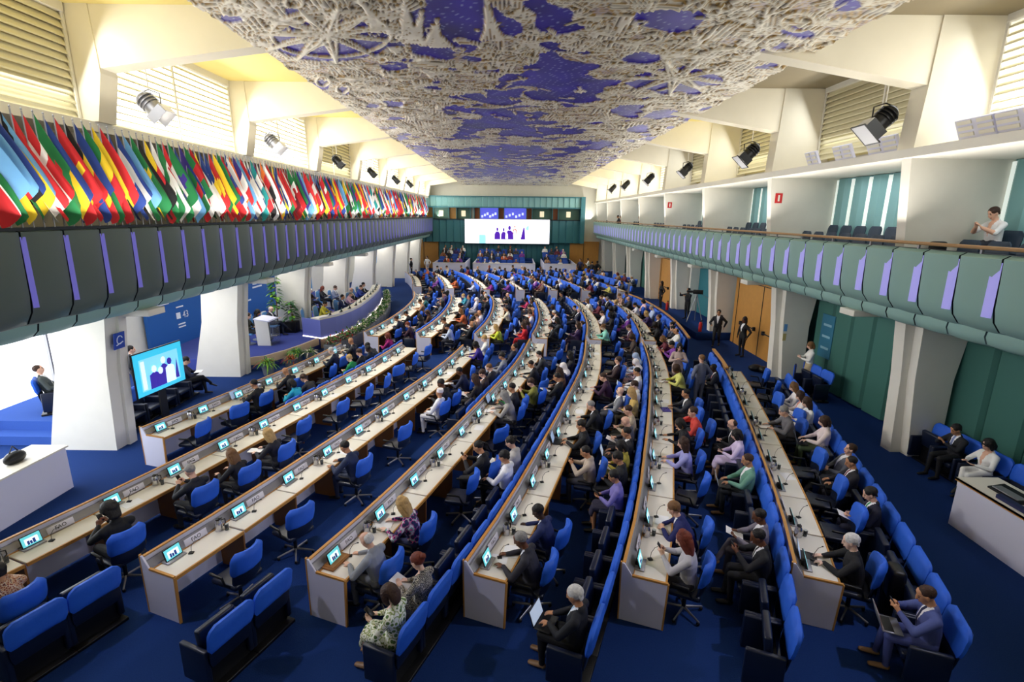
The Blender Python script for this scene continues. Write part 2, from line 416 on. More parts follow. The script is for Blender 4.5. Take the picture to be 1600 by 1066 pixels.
    # rocket-like spires standing in the upper blue field
    for (u0, v0, u1, v1) in ((640, 75, 632, 8), (648, 78, 660, 30), (676, 80, 684, 42), (690, 82, 676, 50), (600, 60, 555, 2), (770, 72, 760, 12)):
        p, q = at(u0, v0, 9.05), at(u1, v1, 9.05)
        for i in range(7):
            f = 1 - abs(i - 3) * r.uniform(.16, .24); o_ = (i - 3) * .075; e = (3 - abs(i - 3)) / 3 * 0
            stroke(p[0] + o_, p[1], p[0] + o_ * .35 + (q[0] - p[0]) * f, p[1] + (q[1] - p[1]) * f, .042, .05, True)
    # two star bursts
    for (u, v, ru, rv, n) in ((512, 62, 112, 42, 11), (1056, 126, 80, 26, 9)):
        cx, cy = at(u, v, 9.05)
        for i in range(n):
            q = 2 * PI * i / n + .3; p = at(u + ru * math.cos(q), v + rv * math.sin(q), 9.05)
            nx_, ny_ = -(p[1] - cy), p[0] - cx; L_ = math.hypot(nx_, ny_); nx_, ny_ = nx_ / L_ * .16, ny_ / L_ * .16
            stroke(cx, cy, p[0], p[1], .05, .07, True)
            for g_ in (-1, 1): stroke(cx + g_ * nx_, cy + g_ * ny_, p[0], p[1], .045, .05, True)
            stroke(cx + nx_ * 2.2, cy + ny_ * 2.2, cx + (p[0] - cx) * .45, cy + (p[1] - cy) * .45, .035, .04, True)
    H += .012 * nz * (D < 1.2)
    Z = Zp - H
    sp = (np.sin(X * 23.1 + 3 * np.sin(Y * 5)) * np.sin(Y * 19.7 + 2 * np.sin(X * 7))) > .86
    col = np.zeros((ny, nx, 4)); col[..., 3] = 1
    bl = np.array(rgb('2b1796')); cr = np.array(rgb('e8e0cc')); gd = np.array(rgb('a88644')); dk = np.array(rgb('5c4a30')); sk = np.array(rgb('8f9cc8')); rs = np.array(rgb('b9a9a6'))
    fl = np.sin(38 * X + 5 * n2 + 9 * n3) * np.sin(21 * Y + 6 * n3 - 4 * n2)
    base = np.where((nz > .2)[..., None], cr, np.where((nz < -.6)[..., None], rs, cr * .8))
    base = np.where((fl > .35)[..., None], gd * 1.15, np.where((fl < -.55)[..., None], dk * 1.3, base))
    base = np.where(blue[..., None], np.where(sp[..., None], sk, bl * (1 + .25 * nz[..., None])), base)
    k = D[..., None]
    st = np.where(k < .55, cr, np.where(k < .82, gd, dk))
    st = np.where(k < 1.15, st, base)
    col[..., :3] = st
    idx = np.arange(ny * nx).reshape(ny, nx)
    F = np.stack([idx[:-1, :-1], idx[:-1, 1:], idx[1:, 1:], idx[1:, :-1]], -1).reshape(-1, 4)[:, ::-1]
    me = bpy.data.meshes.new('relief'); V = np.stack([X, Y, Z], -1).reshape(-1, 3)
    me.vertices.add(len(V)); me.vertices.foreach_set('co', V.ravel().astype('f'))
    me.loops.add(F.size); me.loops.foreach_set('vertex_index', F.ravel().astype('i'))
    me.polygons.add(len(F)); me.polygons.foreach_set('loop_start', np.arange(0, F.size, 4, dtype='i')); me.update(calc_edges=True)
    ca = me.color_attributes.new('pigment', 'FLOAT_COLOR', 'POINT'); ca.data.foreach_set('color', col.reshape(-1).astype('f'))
    m = bpy.data.materials.new('glazed_relief_mosaic'); m.use_nodes = True; nt = m.node_tree; bs = nt.nodes['Principled BSDF']; bs.inputs['Roughness'].default_value = .42
    at_ = nt.nodes.new('ShaderNodeAttribute'); at_.attribute_name = 'pigment'; nt.links.new(at_.outputs['Color'], bs.inputs['Base Color'])
    me.materials.append(m)
    root = put('ceiling_mosaic', None, None, 'long abstract relief mosaic in violet blue and cream hanging under the ceiling', 'artwork', loc=(0, 0, 0))
    put('relief', me, root)
    q = MB(); q.add([(XL[0], ys[0], Zp[0, 0]), (XR[0], ys[0], Zp[0, 0]), (XR[-1], ys[-1], Zp[-1, 0]), (XL[-1], ys[-1], Zp[-1, 0]),
                     (XL[0], ys[0], 9.4), (XR[0], ys[0], 9.4), (XR[-1], ys[-1], 9.2), (XL[-1], ys[-1], 9.2)],
                    [(4, 5, 6, 7), (0, 1, 5, 4), (1, 2, 6, 5), (2, 3, 7, 6), (3, 0, 4, 7)], M_white)
    q.obj('edge_frame', root)
mosaic()
# ---------------------------------------------------------------- far wall: teal fins, booths, screen
b = MB()
def fins(x0, x1, z0, z1, y, pitch, m=M_fin, dep=.14):
    n = max(1, round((x1 - x0) / pitch)); p = (x1 - x0) / n
    for i in range(n):
        a = x0 + i * p
        b.prism([(a, y), (a + p * .12, y - dep), (a + p, y - .02), (a + p, y + .06), (a, y + .06)], z0, z1, m, axis='Z')
fins(-9.5, 7.15, 6.62, 7.62, 56.3, .62); b.box(-9.6, 7.3, 56.1, 57.2, 6.5, 6.62, M_teald); b.box(-9.6, 7.3, 56.0, 57.2, 7.62, 7.72, M_teald)
fins(-9.5, 7.15, 2.9, 5.25, 56.5, .75, M_teald); fins(-8.1, 6.2, 0.0, 2.9, 56.9, .6, M_teald); b.box(-9.6, 7.3, 56.3, 57.2, 5.25, 5.35, M_seam)
b.box(-9.7, -9.5, 55.9, 57.2, 2.9, 7.72, M_teald); b.box(7.15, 7.6, 55.9, 57.2, 2.9, 7.72, M_teald)
struct('wall_back_panelling', b)
b = MB()
b.box(-11.3, -8.2, 56.9, 57.15, 0, 3.05, M_wood); b.box(-9.8, -9.76, 56.86, 56.9, 0, 2.9, M_seam); b.box(6.2, 9.4, 56.9, 57.15, 0, 3.05, M_wood)
b.box(7.7, 7.74, 56.86, 56.9, 0, 2.9, M_seam); struct('door_1', b)
# interpreters' booths behind glass above the screen
booth = [(-9.4, -8.6, 'wood'), (-8.6, -6.9, 'dim'), (-6.9, -6.1, 'wood'), (-6.1, -4.6, 'dim'), (-4.6, -4.2, 'lit'), (-4.2, -3.6, 'wood2'), (-3.6, -1.6, 'scr'), (-1.6, -1.0, 'wood2'), (-1.0, 1.4, 'scr'), (1.4, 2.0, 'wood2'), (2.0, 4.2, 'dim'), (4.2, 4.8, 'wood2'), (4.8, 7.1, 'dim')]
M_boothscr = mat('booth_monitor_glow', '2b2a80', .3, em='6c74ff', es=.7, noise=.0)
M_brick = mat('terracotta_panel', 'a35f3c', .6); M_boothdim = mat('booth_interior', '4c6a60', .7)
b = MB()
for (x0, x1, k) in booth:
    m = {'wood': M_wood, 'dim': M_boothdim, 'lit': M_cream, 'wood2': M_brick, 'scr': M_boothscr}[k]
    b.box(x0, x1, 56.85, 56.95, 5.35, 6.5, m)
    b.box(x0 - .03, x0 + .03, 56.4, 56.9, 5.35, 6.5, M_teald)
    if k == 'scr':
        for i in range(6):
            xx = x0 + .15 + i * (x1 - x0 - .3) / 6
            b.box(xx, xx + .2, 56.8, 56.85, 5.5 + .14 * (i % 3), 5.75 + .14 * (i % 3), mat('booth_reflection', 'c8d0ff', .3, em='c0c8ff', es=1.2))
    if k == 'dim': b.box((x0 + x1) / 2 - .25, (x0 + x1) / 2 + .2, 56.78, 56.85, 5.6, 6.2, mat('booth_lit_opening', 'e8dfc0', .5, em='ffeec8', es=.6))
struct('window_20', b)
# LED wall
r = put('projection_screen', None, None, 'wide bright led screen showing seated purple figures on the far wall', 'screen', loc=(-.65, 56.2, 2.8))
b = MB(); b.bbox(-4.58, 4.58, -.02, .16, -.05, 2.58, M_black, .02); b.obj('casing', r)
b = MB(); M_scrw = mat('led_white', 'f4f4ff', .4, em='f2f4ff', es=1.25); b.box(-4.54, 4.54, -.05, -.02, 0, 2.53, M_scrw)
M_scrp = mat('led_purple', '4a1a9a', .4, em='4c1aa6', es=.9); M_scrc = mat('led_cyan', '9adcf0', .4, em='8fd8f4', es=1.1); M_scrr = mat('led_orange', 'd87050', .4, em='d86848', es=.9)
def figure(bb, cx, z0, w, h, m, y=-.06):
    bb.prism([(cx - w / 2, z0), (cx + w / 2, z0), (cx + w * .45, z0 + h * .45), (cx + w * .2, z0 + h * .62), (cx - w * .2, z0 + h * .62), (cx - w * .45, z0 + h * .45)], y, y + .01, m)
    bb.prism([(cx + w * .17 * math.cos(q * PI / 4), z0 + h * .8 + h * .16 * math.sin(q * PI / 4)) for q in range(8)], y, y + .01, m)
for (cx, w, h) in ((-1.05, .62, 1.3), (-.38, .55, 1.25), (.25, .85, 1.5)): figure(b, cx, .45, w, h, M_scrp)
figure(b, -.05, .5, .3, 1.05, M_scrw, -.075); figure(b, .82, 1.0, .42, .95, M_scrr); figure(b, .82, .95, .28, .8, M_scrw, -.075)
b.prism([(1.45, .45), (1.95, .45), (1.85, 1.7), (1.75, 1.7)], -.06, -.05, M_scrp)
b.prism([(2.0, 1.5), (2.3, 1.35), (2.3, 1.95), (2.05, 1.75)], -.06, -.05, M_scrc); b.box(-3.0, -2.3, -.06, -.05, 0, .9, M_scrc)
for i in range(6): b.box(-3.0 + .02, -2.4, -.062, -.05, 1.1 + i * .18, 1.16 + i * .18, mat('led_grey', 'c8c8dc', .4, em='d0d0e4', es=1.))
b.obj('display', r)
# white-fronted stalls with tiered seats at the back
stall_x = [(-7.7, -4.6), (-3.85, 2.15), (2.98, 6.1)]
for i, (x0, x1) in enumerate(stall_x):
    r = put('stall_barrier', None, None, 'long white barrier fronting the %s block of raised seats at the back' % ('left', 'middle', 'right')[i], 'barrier', 'white barriers of the rear stalls', loc=((x0 + x1) / 2, 49.5, 0))
    h = (x1 - x0) / 2; b = MB(); b.box(-h, h, 0, .1, 0, 1.25, M_lav); b.box(-h, -h + .08, .1, 6.2, 0, 1.25, M_lav); b.box(h - .08, h, .1, 6.2, 0, 1.25, M_lav); b.obj('panel', r)
    b = MB(); b.box(-h - .02, h + .02, -.03, .14, 1.25, 1.29, M_cream); b.obj('cap_rail', r)
b = MB()
for (x0, x1) in stall_x:
    for t in range(6): b.box(x0 + .1, x1 - .1, 50.0 + t * 1.0, 56.6, 0.02 + t * .2, .25 + t * .2, M_carpet)
struct('trim_stall_steps', b)
# ---------------------------------------------------------------- balcony fronts (scalloped metal panels)
def balcony(side):
    if side > 0:
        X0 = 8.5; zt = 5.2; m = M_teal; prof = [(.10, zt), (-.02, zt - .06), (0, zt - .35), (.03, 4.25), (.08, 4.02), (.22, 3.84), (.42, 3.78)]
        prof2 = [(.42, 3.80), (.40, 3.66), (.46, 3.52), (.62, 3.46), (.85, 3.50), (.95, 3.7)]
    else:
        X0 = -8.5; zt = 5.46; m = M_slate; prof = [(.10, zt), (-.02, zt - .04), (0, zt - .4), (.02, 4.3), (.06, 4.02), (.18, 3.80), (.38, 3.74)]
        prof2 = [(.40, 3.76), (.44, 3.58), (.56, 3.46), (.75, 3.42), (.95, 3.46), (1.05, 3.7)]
    s = side; pitch = .88; n = 9
    root = put('balcony_front', None, None, 'long %s balcony front of scalloped metal panels along the %s side' % (('teal green', 'right') if s > 0 else ('slate grey', 'left')), 'balcony', loc=(X0, -1.6, 0))
    def panel(pf, L, name, amp):
        V = []; F = []
        for (dx, z) in pf:
            for i in range(n):
                t = i / (n - 1); bul = amp * (1 - abs(2 * t - 1) ** 2.2)
                V.append((s * dx - s * bul, .02 + t * (L - .04), z))
        k = len(pf)
        for j in range(k - 1):
            for i in range(n - 1): F.append((j * n + i, j * n + i + 1, (j + 1) * n + i + 1, (j + 1) * n + i))
        F2 = F if s > 0 else [f[::-1] for f in F]
        q = MB(); q.add(V, F2, m, True)
        # thin return edges so that panels have depth
        q.add([(V[j * n][0] + s * .05 * q_, V[j * n][1], V[j * n][2]) for q_ in (0, 1) for j in range(k)], [(j, j + 1, k + j + 1, k + j) for j in range(k - 1)], M_seam)
        return q.mesh(name)
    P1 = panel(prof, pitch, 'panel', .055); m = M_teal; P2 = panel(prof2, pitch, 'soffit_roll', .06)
    q = MB(); w = .17 if s > 0 else .08
    q.add([(s * .03, .0, zt - .12), (s * .0, w, zt - .12), (s * .01, w, 4.1), (s * .05, 0, 4.1)], [(0, 1, 2, 3)], M_glow if s > 0 else M_glow2)
    
    LS = q.mesh('light_strip')
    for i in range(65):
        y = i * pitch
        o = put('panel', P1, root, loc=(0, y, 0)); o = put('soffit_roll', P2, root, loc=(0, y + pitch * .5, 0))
        if True:
            q2 = put('light_strip', LS, root, loc=(-s * .035, y + .0, 0))
    q = MB(); q.box(min(s * .16, s * .3), max(s * .16, s * .3), 0, 57.5, 4.06, zt, M_seam); q.box(min(s * .62, s * .9), max(s * .62, s * .9), 0, 57.5, 3.6, 3.95, M_seam); q.obj('backing_wall', root)
    q = MB()
    if s > 0:
        q.bbox(.02, .16, 0, 57.3, 5.28, 5.345, M_rail, .02)
        for i in range(38): q.box(.07, .11, .6 + i * 1.5, .64 + i * 1.5, 5.15, 5.29, M_steelm)
        q.obj('handrail', root)
    else:
        q.box(-.35, .02, 0, 57.3, zt - .02, zt + .03, M_seam); q.obj('cap', root)
    return root
balcony(1); balcony(-1)
for k, y in enumerate((13.0, 19.2, 25.4, 31.6, 37.8)):
    o = MB(); o.bbox(-.35, .35, -.3, .3, -.08, .08, M_white, .015)
    f = o.obj('speaker_box'); f.location = (9.15, y + .3, 3.42); f['label'] = 'flat white loudspeaker box under the right balcony, %s from the camera' % ORD[k + 1]; f['category'] = 'speaker'; f['group'] = 'flat boxes under the balconies'
for k, y in enumerate((12.4, 18.5, 24.8, 31.)):
    o = MB(); o.bbox(-.35, .35, -.3, .3, -.08, .08, M_white, .015)
    f = o.obj('speaker_box'); f.location = (-9.1, y, 3.40); f['label'] = 'flat white loudspeaker box under the left balcony, %s from the camera' % ORD[k + 1]; f['category'] = 'speaker'; f['group'] = 'flat boxes under the balconies'
# ---------------------------------------------------------------- flags
FC = {'r': 'c8242c', 'w': 'ecebea', 'b': '23408f', 'g': '1d7a44', 'y': 'f2cf2c', 'k': '15151a', 'o': 'e8762c', 'l': '6aa6dc', 'v': '3a2a86', 'm': '7c1d2c', 't': '1f8f92'}
FN = {'r': 'red', 'w': 'white', 'b': 'blue', 'g': 'green', 'y': 'yellow', 'k': 'black', 'o': 'orange', 'l': 'pale blue', 'v': 'indigo', 'm': 'maroon', 't': 'turquoise'}
fm = {k: mat('flag_cloth_' + FN[k].replace(' ', '_'), v, .75, noise=.05, nscale=4) for k, v in FC.items()}
def fpat(p, u, v):
    k, c = p[0], p[1:]
    if k == 'H': return c[min(len(c) - 1, int((1 - v) * len(c)))]
    if k == 'V': return c[min(len(c) - 1, int(u * len(c)))]
    if k == 'D': return c[1] if (u - .5) ** 2 * 2.2 + (v - .5) ** 2 < .085 else c[0]
    if k == 'X': return c[1] if abs(u - .36) < .1 or abs(v - .5) < .12 else c[0]
    if k == 'T': return c[0] if u < .45 * (1 - abs(2 * v - 1)) else c[1:][min(len(c) - 2, int((1 - v) * (len(c) - 1)))]
    if k == 'C': return c[0] if (u < .45 and v > .5) else c[1:][min(len(c) - 2, int((1 - v) * (len(c) - 1)))]
    if k == 'S': return c[0] if u + v < .85 else (c[2] if u + v > 1.15 else c[1])
    if k == 'Z': return c[int((1 - v) * 7) % 2]
    if k == 'Q': return (c[1] if (abs(u - v) < .12 or abs(u + v - 1) < .12 or abs(v - .5) < .1) else c[0])
pats = ['Hlwr', 'Hlrg', 'Hbky', 'Tklyg', 'Hrw', 'Xrw', 'Dgr', 'Hbyb', 'Dry', 'Vkyr', 'Hbrb', 'Vgyr', 'Hyrg', 'Hryr', 'Dbw', 'Hbwb', 'Hlw', 'Dgy', 'Hkgy', 'Vyrk', 'Hwgr', 'Vgwg', 'Crw', 'Dgv', 'Hbwr', 'Cvbl', 'Vgrg', 'Hrwr', 'Hywg', 'Cbw', 'Vbyr', 'Dry', 'Hygr', 'Hgyr', 'Qbr', 'Tbwr', 'Howg', 'Vvwr', 'Hlwl', 'Crwb', 'Xwr', 'Qbw', 'Vtwt', 'Tbrw', 'Xwk', 'Vork', 'Dwr', 'Hrwk', 'Hgwo', 'Sryb', 'Xby', 'Hrwb', 'Hrgb', 'Zrw', 'Dmw', 'Vgwr', 'Hwrw', 'Tgkry', 'Hgwg', 'Hvvw', 'Dly', 'Sgyl', 'Hrbw', 'Crrw', 'Hgyb', 'Vrwr']
nflag = 0
pq = MB(); pq.cyl((0, 0, 0), (0, 0, 2.0), .013, M_steelm, n=6); pq.ell((0, 0, 2.03), (.016, .016, .026), M_steelm, 8, 6); POLE = pq.mesh('pole')
def flag(i, y):
    pt = pats[i % len(pats)]
    rr = random.Random(i * 31 + 5); nu, nv = 14, 10; V = []; F = []; mi = []
    L = 1.28 + rr.uniform(-.1, .12); sp = rr.uniform(.46, .66); ph = rr.uniform(0, 6.28); am = rr.uniform(.05, .09); k1 = rr.uniform(2, 3.2)
    cs = []
    for a in range(nu + 1):
        u = a / nu
        for c in range(nv + 1):
            v = c / nv
            z = 2.0 - (1 - v) * 1.15 - u * (L * (.66 + .34 * v)) + .03 * math.sin(v * 9 + ph)
            z = max(z, .06 + .05 * math.sin(v * 7 + ph))
            yy = u * sp * (.25 + .75 * v) + .03 * u * math.sin(v * 11 + ph)
            xx = am * math.sin(k1 * PI * v + ph) * min(1, u * 2.5) + .22 * u + .03 * math.sin(u * 5 + ph * 2) * u
            V.append((xx, yy, z))
    mats_ = []
    for a in range(nu):
        for c in range(nv):
            F.append((a * (nv + 1) + c, (a + 1) * (nv + 1) + c, (a + 1) * (nv + 1) + c + 1, a * (nv + 1) + c + 1))
            q = fpat(pt, (a + .5) / nu, (c + .5) / nv)
            if q not in mats_: mats_.append(q)
            mi.append(mats_.index(q))
    me = bpy.data.meshes.new('cloth'); me.from_pydata(V, [], F)
    for q in mats_: me.materials.append(fm[q])
    me.polygons.foreach_set('material_index', mi); me.polygons.foreach_set('use_smooth', [True] * len(F)); me.update()
    cn = list(dict.fromkeys(pt[1:])); nm = ' and '.join([', '.join(FN[c] for c in cn[:-1]), FN[cn[-1]]]) if len(cn) > 1 else FN[cn[0]]
    r = put('flag', None, None, 'hanging %s flag, %s from the camera' % (nm, ordw(i + 1)), 'flag', 'national flags along the left balcony', loc=(-8.62, y, 5.48))
    put('pole', POLE, r); put('cloth', me, r)
y = 8.55; i = 0
while y < 52 and i < 200:
    flag(i, y); y += .2155; i += 1
# ---------------------------------------------------------------- stage lights hung in the clerestory
def stage_light(loc, aim, size, label, light, housing, col=(1, .97, .92)):
    r = put('stage_light', None, None, label, 'spotlight', 'hung stage spotlights', loc=loc)
    d = (Vector(aim) - Vector(loc)).normalized(); q = d.to_track_quat('Y', 'Z').to_matrix().to_4x4()
    b = MB(); s = size
    for k in range(1): b.loft([(0, -s * .7, 0), (0, -s * .55, 0), (0, s * .35, 0), (0, s * .5, 0)], [s * .25, s * .42, s * .5, s * .52], housing, 16, (1, 0, 0), caps='flat')
    for k in range(3): b.loft([(0, -s * .4 + k * s * .2, 0), (0, -s * .34 + k * s * .2, 0)], [s * .53, s * .53], housing, 16, (1, 0, 0), caps='flat')
    o = b.obj('housing', r); o.matrix_local = q
    b = MB(); b.loft([(0, s * .5, 0), (0, s * .52, 0)], [s * .46, s * .46], mat('lamp_lens', 'ffffff', .3, em='fff6e0', es=4.), 16, (1, 0, 0), caps='flat'); o = b.obj('lens', r); o.matrix_local = q
    b = MB(); b.box(-s * .55, -s * .5, s * .5, s * 1.05, -s * .5, s * .5, housing); b.box(s * .5, s * .55, s * .5, s * 1.05, -s * .5, s * .5, housing)
    b.box(-s * .5, s * .5, s * .5, s * 1.0, s * .5, s * .54, mat('pale_barn_door', 'd8d4cc', .5)); o = b.obj('barn_door', r); o.matrix_local = q
    if housing is M_black and loc[0] > 0 and label.startswith('dark'):
        b = MB(); b.box(-s * .62, s * .62, s * 1.12, s * 1.15, -s * .62, s * .62, mat('frosted_diffuser', 'c8c8cc', .6))
        for q_ in (-1, 1): b.box(-s * .66, s * .66, s * 1.1, s * 1.17, q_ * s * .64 - .01, q_ * s * .64 + .01, M_black); b.box(q_ * s * .64 - .01, q_ * s * .64 + .01, s * 1.1, s * 1.17, -s * .64, s * .64, M_black)
        o = b.obj('diffuser', r); o.matrix_local = q
    b = MB(); b.loft([(-s * .6, 0, 0), (-s * .6, 0, s * .6), (0, 0, s * .8), (s * .6, 0, s * .6), (s * .6, 0, 0)], [.016] * 5, housing, 6, (0, 1, 0)); b.cyl((0, 0, s * .8), (0, 0, 1.85), .014, M_white, n=6); b.obj('bracket', r)
    if light: lamp('spot_beam', 'SPOT', Vector(loc) + d * (s * .62), d.to_track_quat('-Z', 'Y').to_euler(), light, col, spot=math.radians(78))
    return r
for k, (x, y) in enumerate([(8.36, 12.5), (8.16, 18.7), (8.05, 25), (7.95, 31.2), (7.9, 37.4), (7.9, 42.3)]):
    stage_light((x, y, 8.0), (1, y + .5, .5), .42 if k < 2 else .36, 'dark stage spotlight hanging on the right side, %s from the camera' % ORD[k + 1], 1500 if k < 2 else 2600, M_black)
for k, (x, y) in enumerate([(-8.3, 12.6), (-8.3, 18.7), (-8.2, 25), (-8.3, 31.2), (-8.3, 37.4), (-8.3, 42.3)]):
    stage_light((x, y, 8.15), (-1, y + .5, .5), .40 if k < 2 else .34, 'stage spotlight hanging on the left side, %s from the camera' % ORD[k + 1], 1500 if k < 2 else 2600, M_steelm if k < 2 else M_black)
for k, x in enumerate((-7.6, 7.6)): stage_light((x, 5.2, 8.0), (x * .15, 8.0, .5), .4, 'stage spotlight hanging nearest the camera on the %s side' % ('left', 'right')[k], 800, M_black, (.74, .76, 1.))  # invented pair beyond the view, added to give the foreground bluish light
# uplighters standing on the ledge
for k, (y, w) in enumerate([(9.3, 1.1), (10.35, .9), (12.9, 1.1), (14.6, .8), (16.2, .6)]):
    r = put('floodlight_tray', None, None, 'white louvred light tray leaning on the right ledge, %s from the camera' % ORD[k + 1], 'light fixture', 'white trays on the right ledge', loc=(9.2, y, 7.29))
    M = Matrix.Rotation(math.radians(-25), 4, 'Y')
    b = MB(); b.box(0, .06, 0, w, 0, .5, M_lav, M); b.obj('tray', r)
    b = MB()
    for i in range(4):
        for j in range(2): b.box(-.02, 0, .06 + j * w / 2, w / 2 - .06 + j * w / 2, .05 + i * .12, .12 + i * .12, M_white, M)
    b.obj('reflector', r)
for k in range(8):
    y = 9.0 + 6.25 * k
    lamp('ledge_uplight', 'AREA', (8.6, y, 7.4), (0, math.radians(148), 0), 14, (1, .97, .9), (.3, 4.6))
    lamp('ledge_uplight', 'AREA', (-9.1, y, 7.72), (0, math.radians(-148), 0), 14, (1, .97, .9), (.3, 4.6))  # left row is added to lift the mosaic; no trays stand here
# ---------------------------------------------------------------- right wall furnishing: panels, doors, doorway
b = MB()
def wallpanels(y0, y1):
    n = max(1, round((y1 - y0) / .98)); p = (y1 - y0) / n
    for i in range(n):
        a = y0 + i * p; b.prism([(10.95, a + .02), (10.86, a + .1), (10.84, a + p - .1), (10.95, a + p - .02), (11.3, a + p - .02), (11.3, a + .02)], 0.05, 3.3, M_wallteal, axis='Z')
        b.prism([(10.95, 3.3), (10.86, 3.3), (11.12, 3.75), (11.2, 3.75)], a + .05, a + p - .05, M_wallteal)
    b.box(11.0, 11.3, y0, y1, 0, 3.9, M_seam)
wallpanels(-3.8, 18.0); wallpanels(37.2, 57)
struct('wall_right_panelling', b)
def dbl_door(n, y0, y1, ztop=3.55):
    b = MB(); b.box(10.55, 10.65, y0, y1, 0, ztop, M_wood)
    m = (y0 + y1) / 2
    for yy in (y0 + .35, m, y1 - .35): b.box(10.53, 10.55, yy - .015, yy + .015, 0, 3.0, M_seam)
    b.box(10.53, 10.55, y0 + .35, y1 - .35, 2.98, 3.01, M_seam)
    for k in range(3): b.box(10.52, 10.56, y0 + .5 + k * (y1 - y0 - 1.6) / 2, y0 + 1.2 + k * (y1 - y0 - 1.6) / 2, 3.12, 3.42, mat('vent_grille_bronze', '7c6a4c', .6))
    b.obj('door_%d' % n, kind='structure')
    q = MB()
    for a in (y0 + .9, m + .35): q.cyl((10.46, a, 1.1), (10.46, a + (y1 - y0) / 2 - 1.3, 1.1), .025, M_seam, n=8); q.box(10.44, 10.54, a, a + .1, 1.02, 1.18, M_seam); q.box(10.44, 10.54, a + (y1 - y0) / 2 - 1.4, a + (y1 - y0) / 2 - 1.3, 1.02, 1.18, M_seam)
    o = q.obj('push_bar'); o['label'] = 'black panic bars across the %s pair of wooden doors' % ('nearer' if n == 2 else 'farther'); o['category'] = 'door bar'
dbl_door(2, 18.6, 24.1); dbl_door(3, 31.2, 36.9)
b = MB(); b.box(11.0, 11.3, 24.4, 31.0, 0, 3.9, mat('mid_teal_recess', '2d7480', .6)); b.box(10.5, 11.0, 26.3, 26.5, 0, 3.3, M_white); b.box(10.5, 11.0, 30.2, 30.4, 0, 3.3, M_white); b.box(10.4, 11.0, 26.3, 30.4, 3.1, 3.3, mat('pale_teal_lintel', '7fc0c0', .6))
b.box(10.7, 10.8, 24.5, 26.3, 0, 3.9, M_white); struct('door_4', b)
b = MB(); b.bbox(8.9, 10.9, 24.2, 31.2, 0.02, .35, M_carpet, .01); struct('trim_camera_dais', b)
# gallery glazing: bright curtains seen between teal panels
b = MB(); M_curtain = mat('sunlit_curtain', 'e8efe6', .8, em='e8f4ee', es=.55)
for k in range(-1, 8):
    for i in range(7):
        a = 12.3 + 6.25 * k + i * .84; b.prism([(11.0, a), (10.85, a + .2), (10.88, a + .58), (11.0, a + .78)], 4.5, 7.08, M_fin, axis='Z')
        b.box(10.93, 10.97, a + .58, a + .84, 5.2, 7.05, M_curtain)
struct('wall_right_gallery_lining', b)
# ---------------------------------------------------------------- rows: every row is the same curve, shifted sideways
XI = [None, -5.75, -3.5, -1.05, 1.38, 3.65, 5.93, 8.4, 10.45, 12.5]
GT = [(3, -5.7), (5, -4.85), (6.5, -4.25), (8, -3.7), (10, -3.1), (12, -2.5), (14, -1.95), (16, -1.4), (18, -1.0), (20, -.7), (22, -.35), (24, -.1), (26, 0), (28, 0), (30, -.1), (32, -.4), (34, -.95), (36, -1.3), (38, -1.7), (40, -2.15), (42, -2.7), (44, -3.4), (46, -4.3), (48, -5.2), (50, -6.2)]
gy = np.array([a for a, _ in GT]); gx = np.array([a for _, a in GT])
def gcurve(y):   # smoothed table
    return float(np.mean([np.interp(y + d, gy, gx) for d in (-1., -.5, 0, .5, 1.)]))
def slope(y): return (gcurve(y + .4) - gcurve(y - .4)) / .8
def rowpt(i, y, off=0.):
    s = slope(y); n = math.hypot(1, s); return XI[i] + gcurve(y) + off / n, y - off * s / n, -math.atan(s)
def walk(i, y0, y1, pitch, off=0.):
    y = y0; out = []
    while y < y1 - pitch * .3:
        s = slope(y + .5); dy = pitch / math.hypot(1, s); ym = y + dy / 2; out.append(ym); y += dy
    return out
ROWN = lambda i: ORD[i]
def mk(f, name):
    b = MB(); f(b); return b.mesh(name)
PITCH = 1.19
# desk unit: x 0 (rail side) .. 0.62 (sitting side), y along the row, origin on the floor
def d_top(b): b.bbox(.06, .60, -PITCH / 2 + .012, PITCH / 2 - .012, .715, .75, M_cream, .006)
def d_trim(b):
    b.box(.60, .625, -PITCH / 2 + .005, PITCH / 2 - .005, .70, .754, M_wood)
def d_side(b): b.prism([(.05, 0), (.57, 0), (.60, .715), (.03, .715)], -.015, .015, M_woodd)
def d_front(b): b.box(.0, .03, -PITCH / 2, PITCH / 2, .03, .93, M_lav)
def d_rail(b):
    b.box(-.012, .035, -PITCH / 2, PITCH / 2, .93, .95, M_wood); b.prism([(.03, .75), (.15, .75), (.14, .79), (.06, .86), (.03, .86)], -PITCH / 2, PITCH / 2, M_steelm)
    b.box(.15, .16, -PITCH / 2, PITCH / 2, .745, .765, M_wood)
DT, DTR, DS, DF, DR = mk(d_top, 'desktop'), mk(d_trim, 'edge_trim'), mk(d_side, 'side_panel'), mk(d_front, 'front_panel'), mk(d_rail, 'cable_rail')
def d_end(b):
    b.prism([(-.01, 0), (.60, 0), (.63, .76), (.15, .76), (.02, .95), (-.015, .95)], -.03, -.005, M_lav)
    b.prism([(-.03, 0), (-.01, 0), (-.015, .97), (-.035, .97)], -.035, .0, M_wood); b.prism([(.60, 0), (.625, 0), (.655, .77), (.63, .77)], -.035, 0, M_wood)
    b.prism([(.14, .76), (.63, .76), (.64, .79), (.14, .79)], -.035, 0, M_wood)
DE = mk(d_end, 'end_panel')
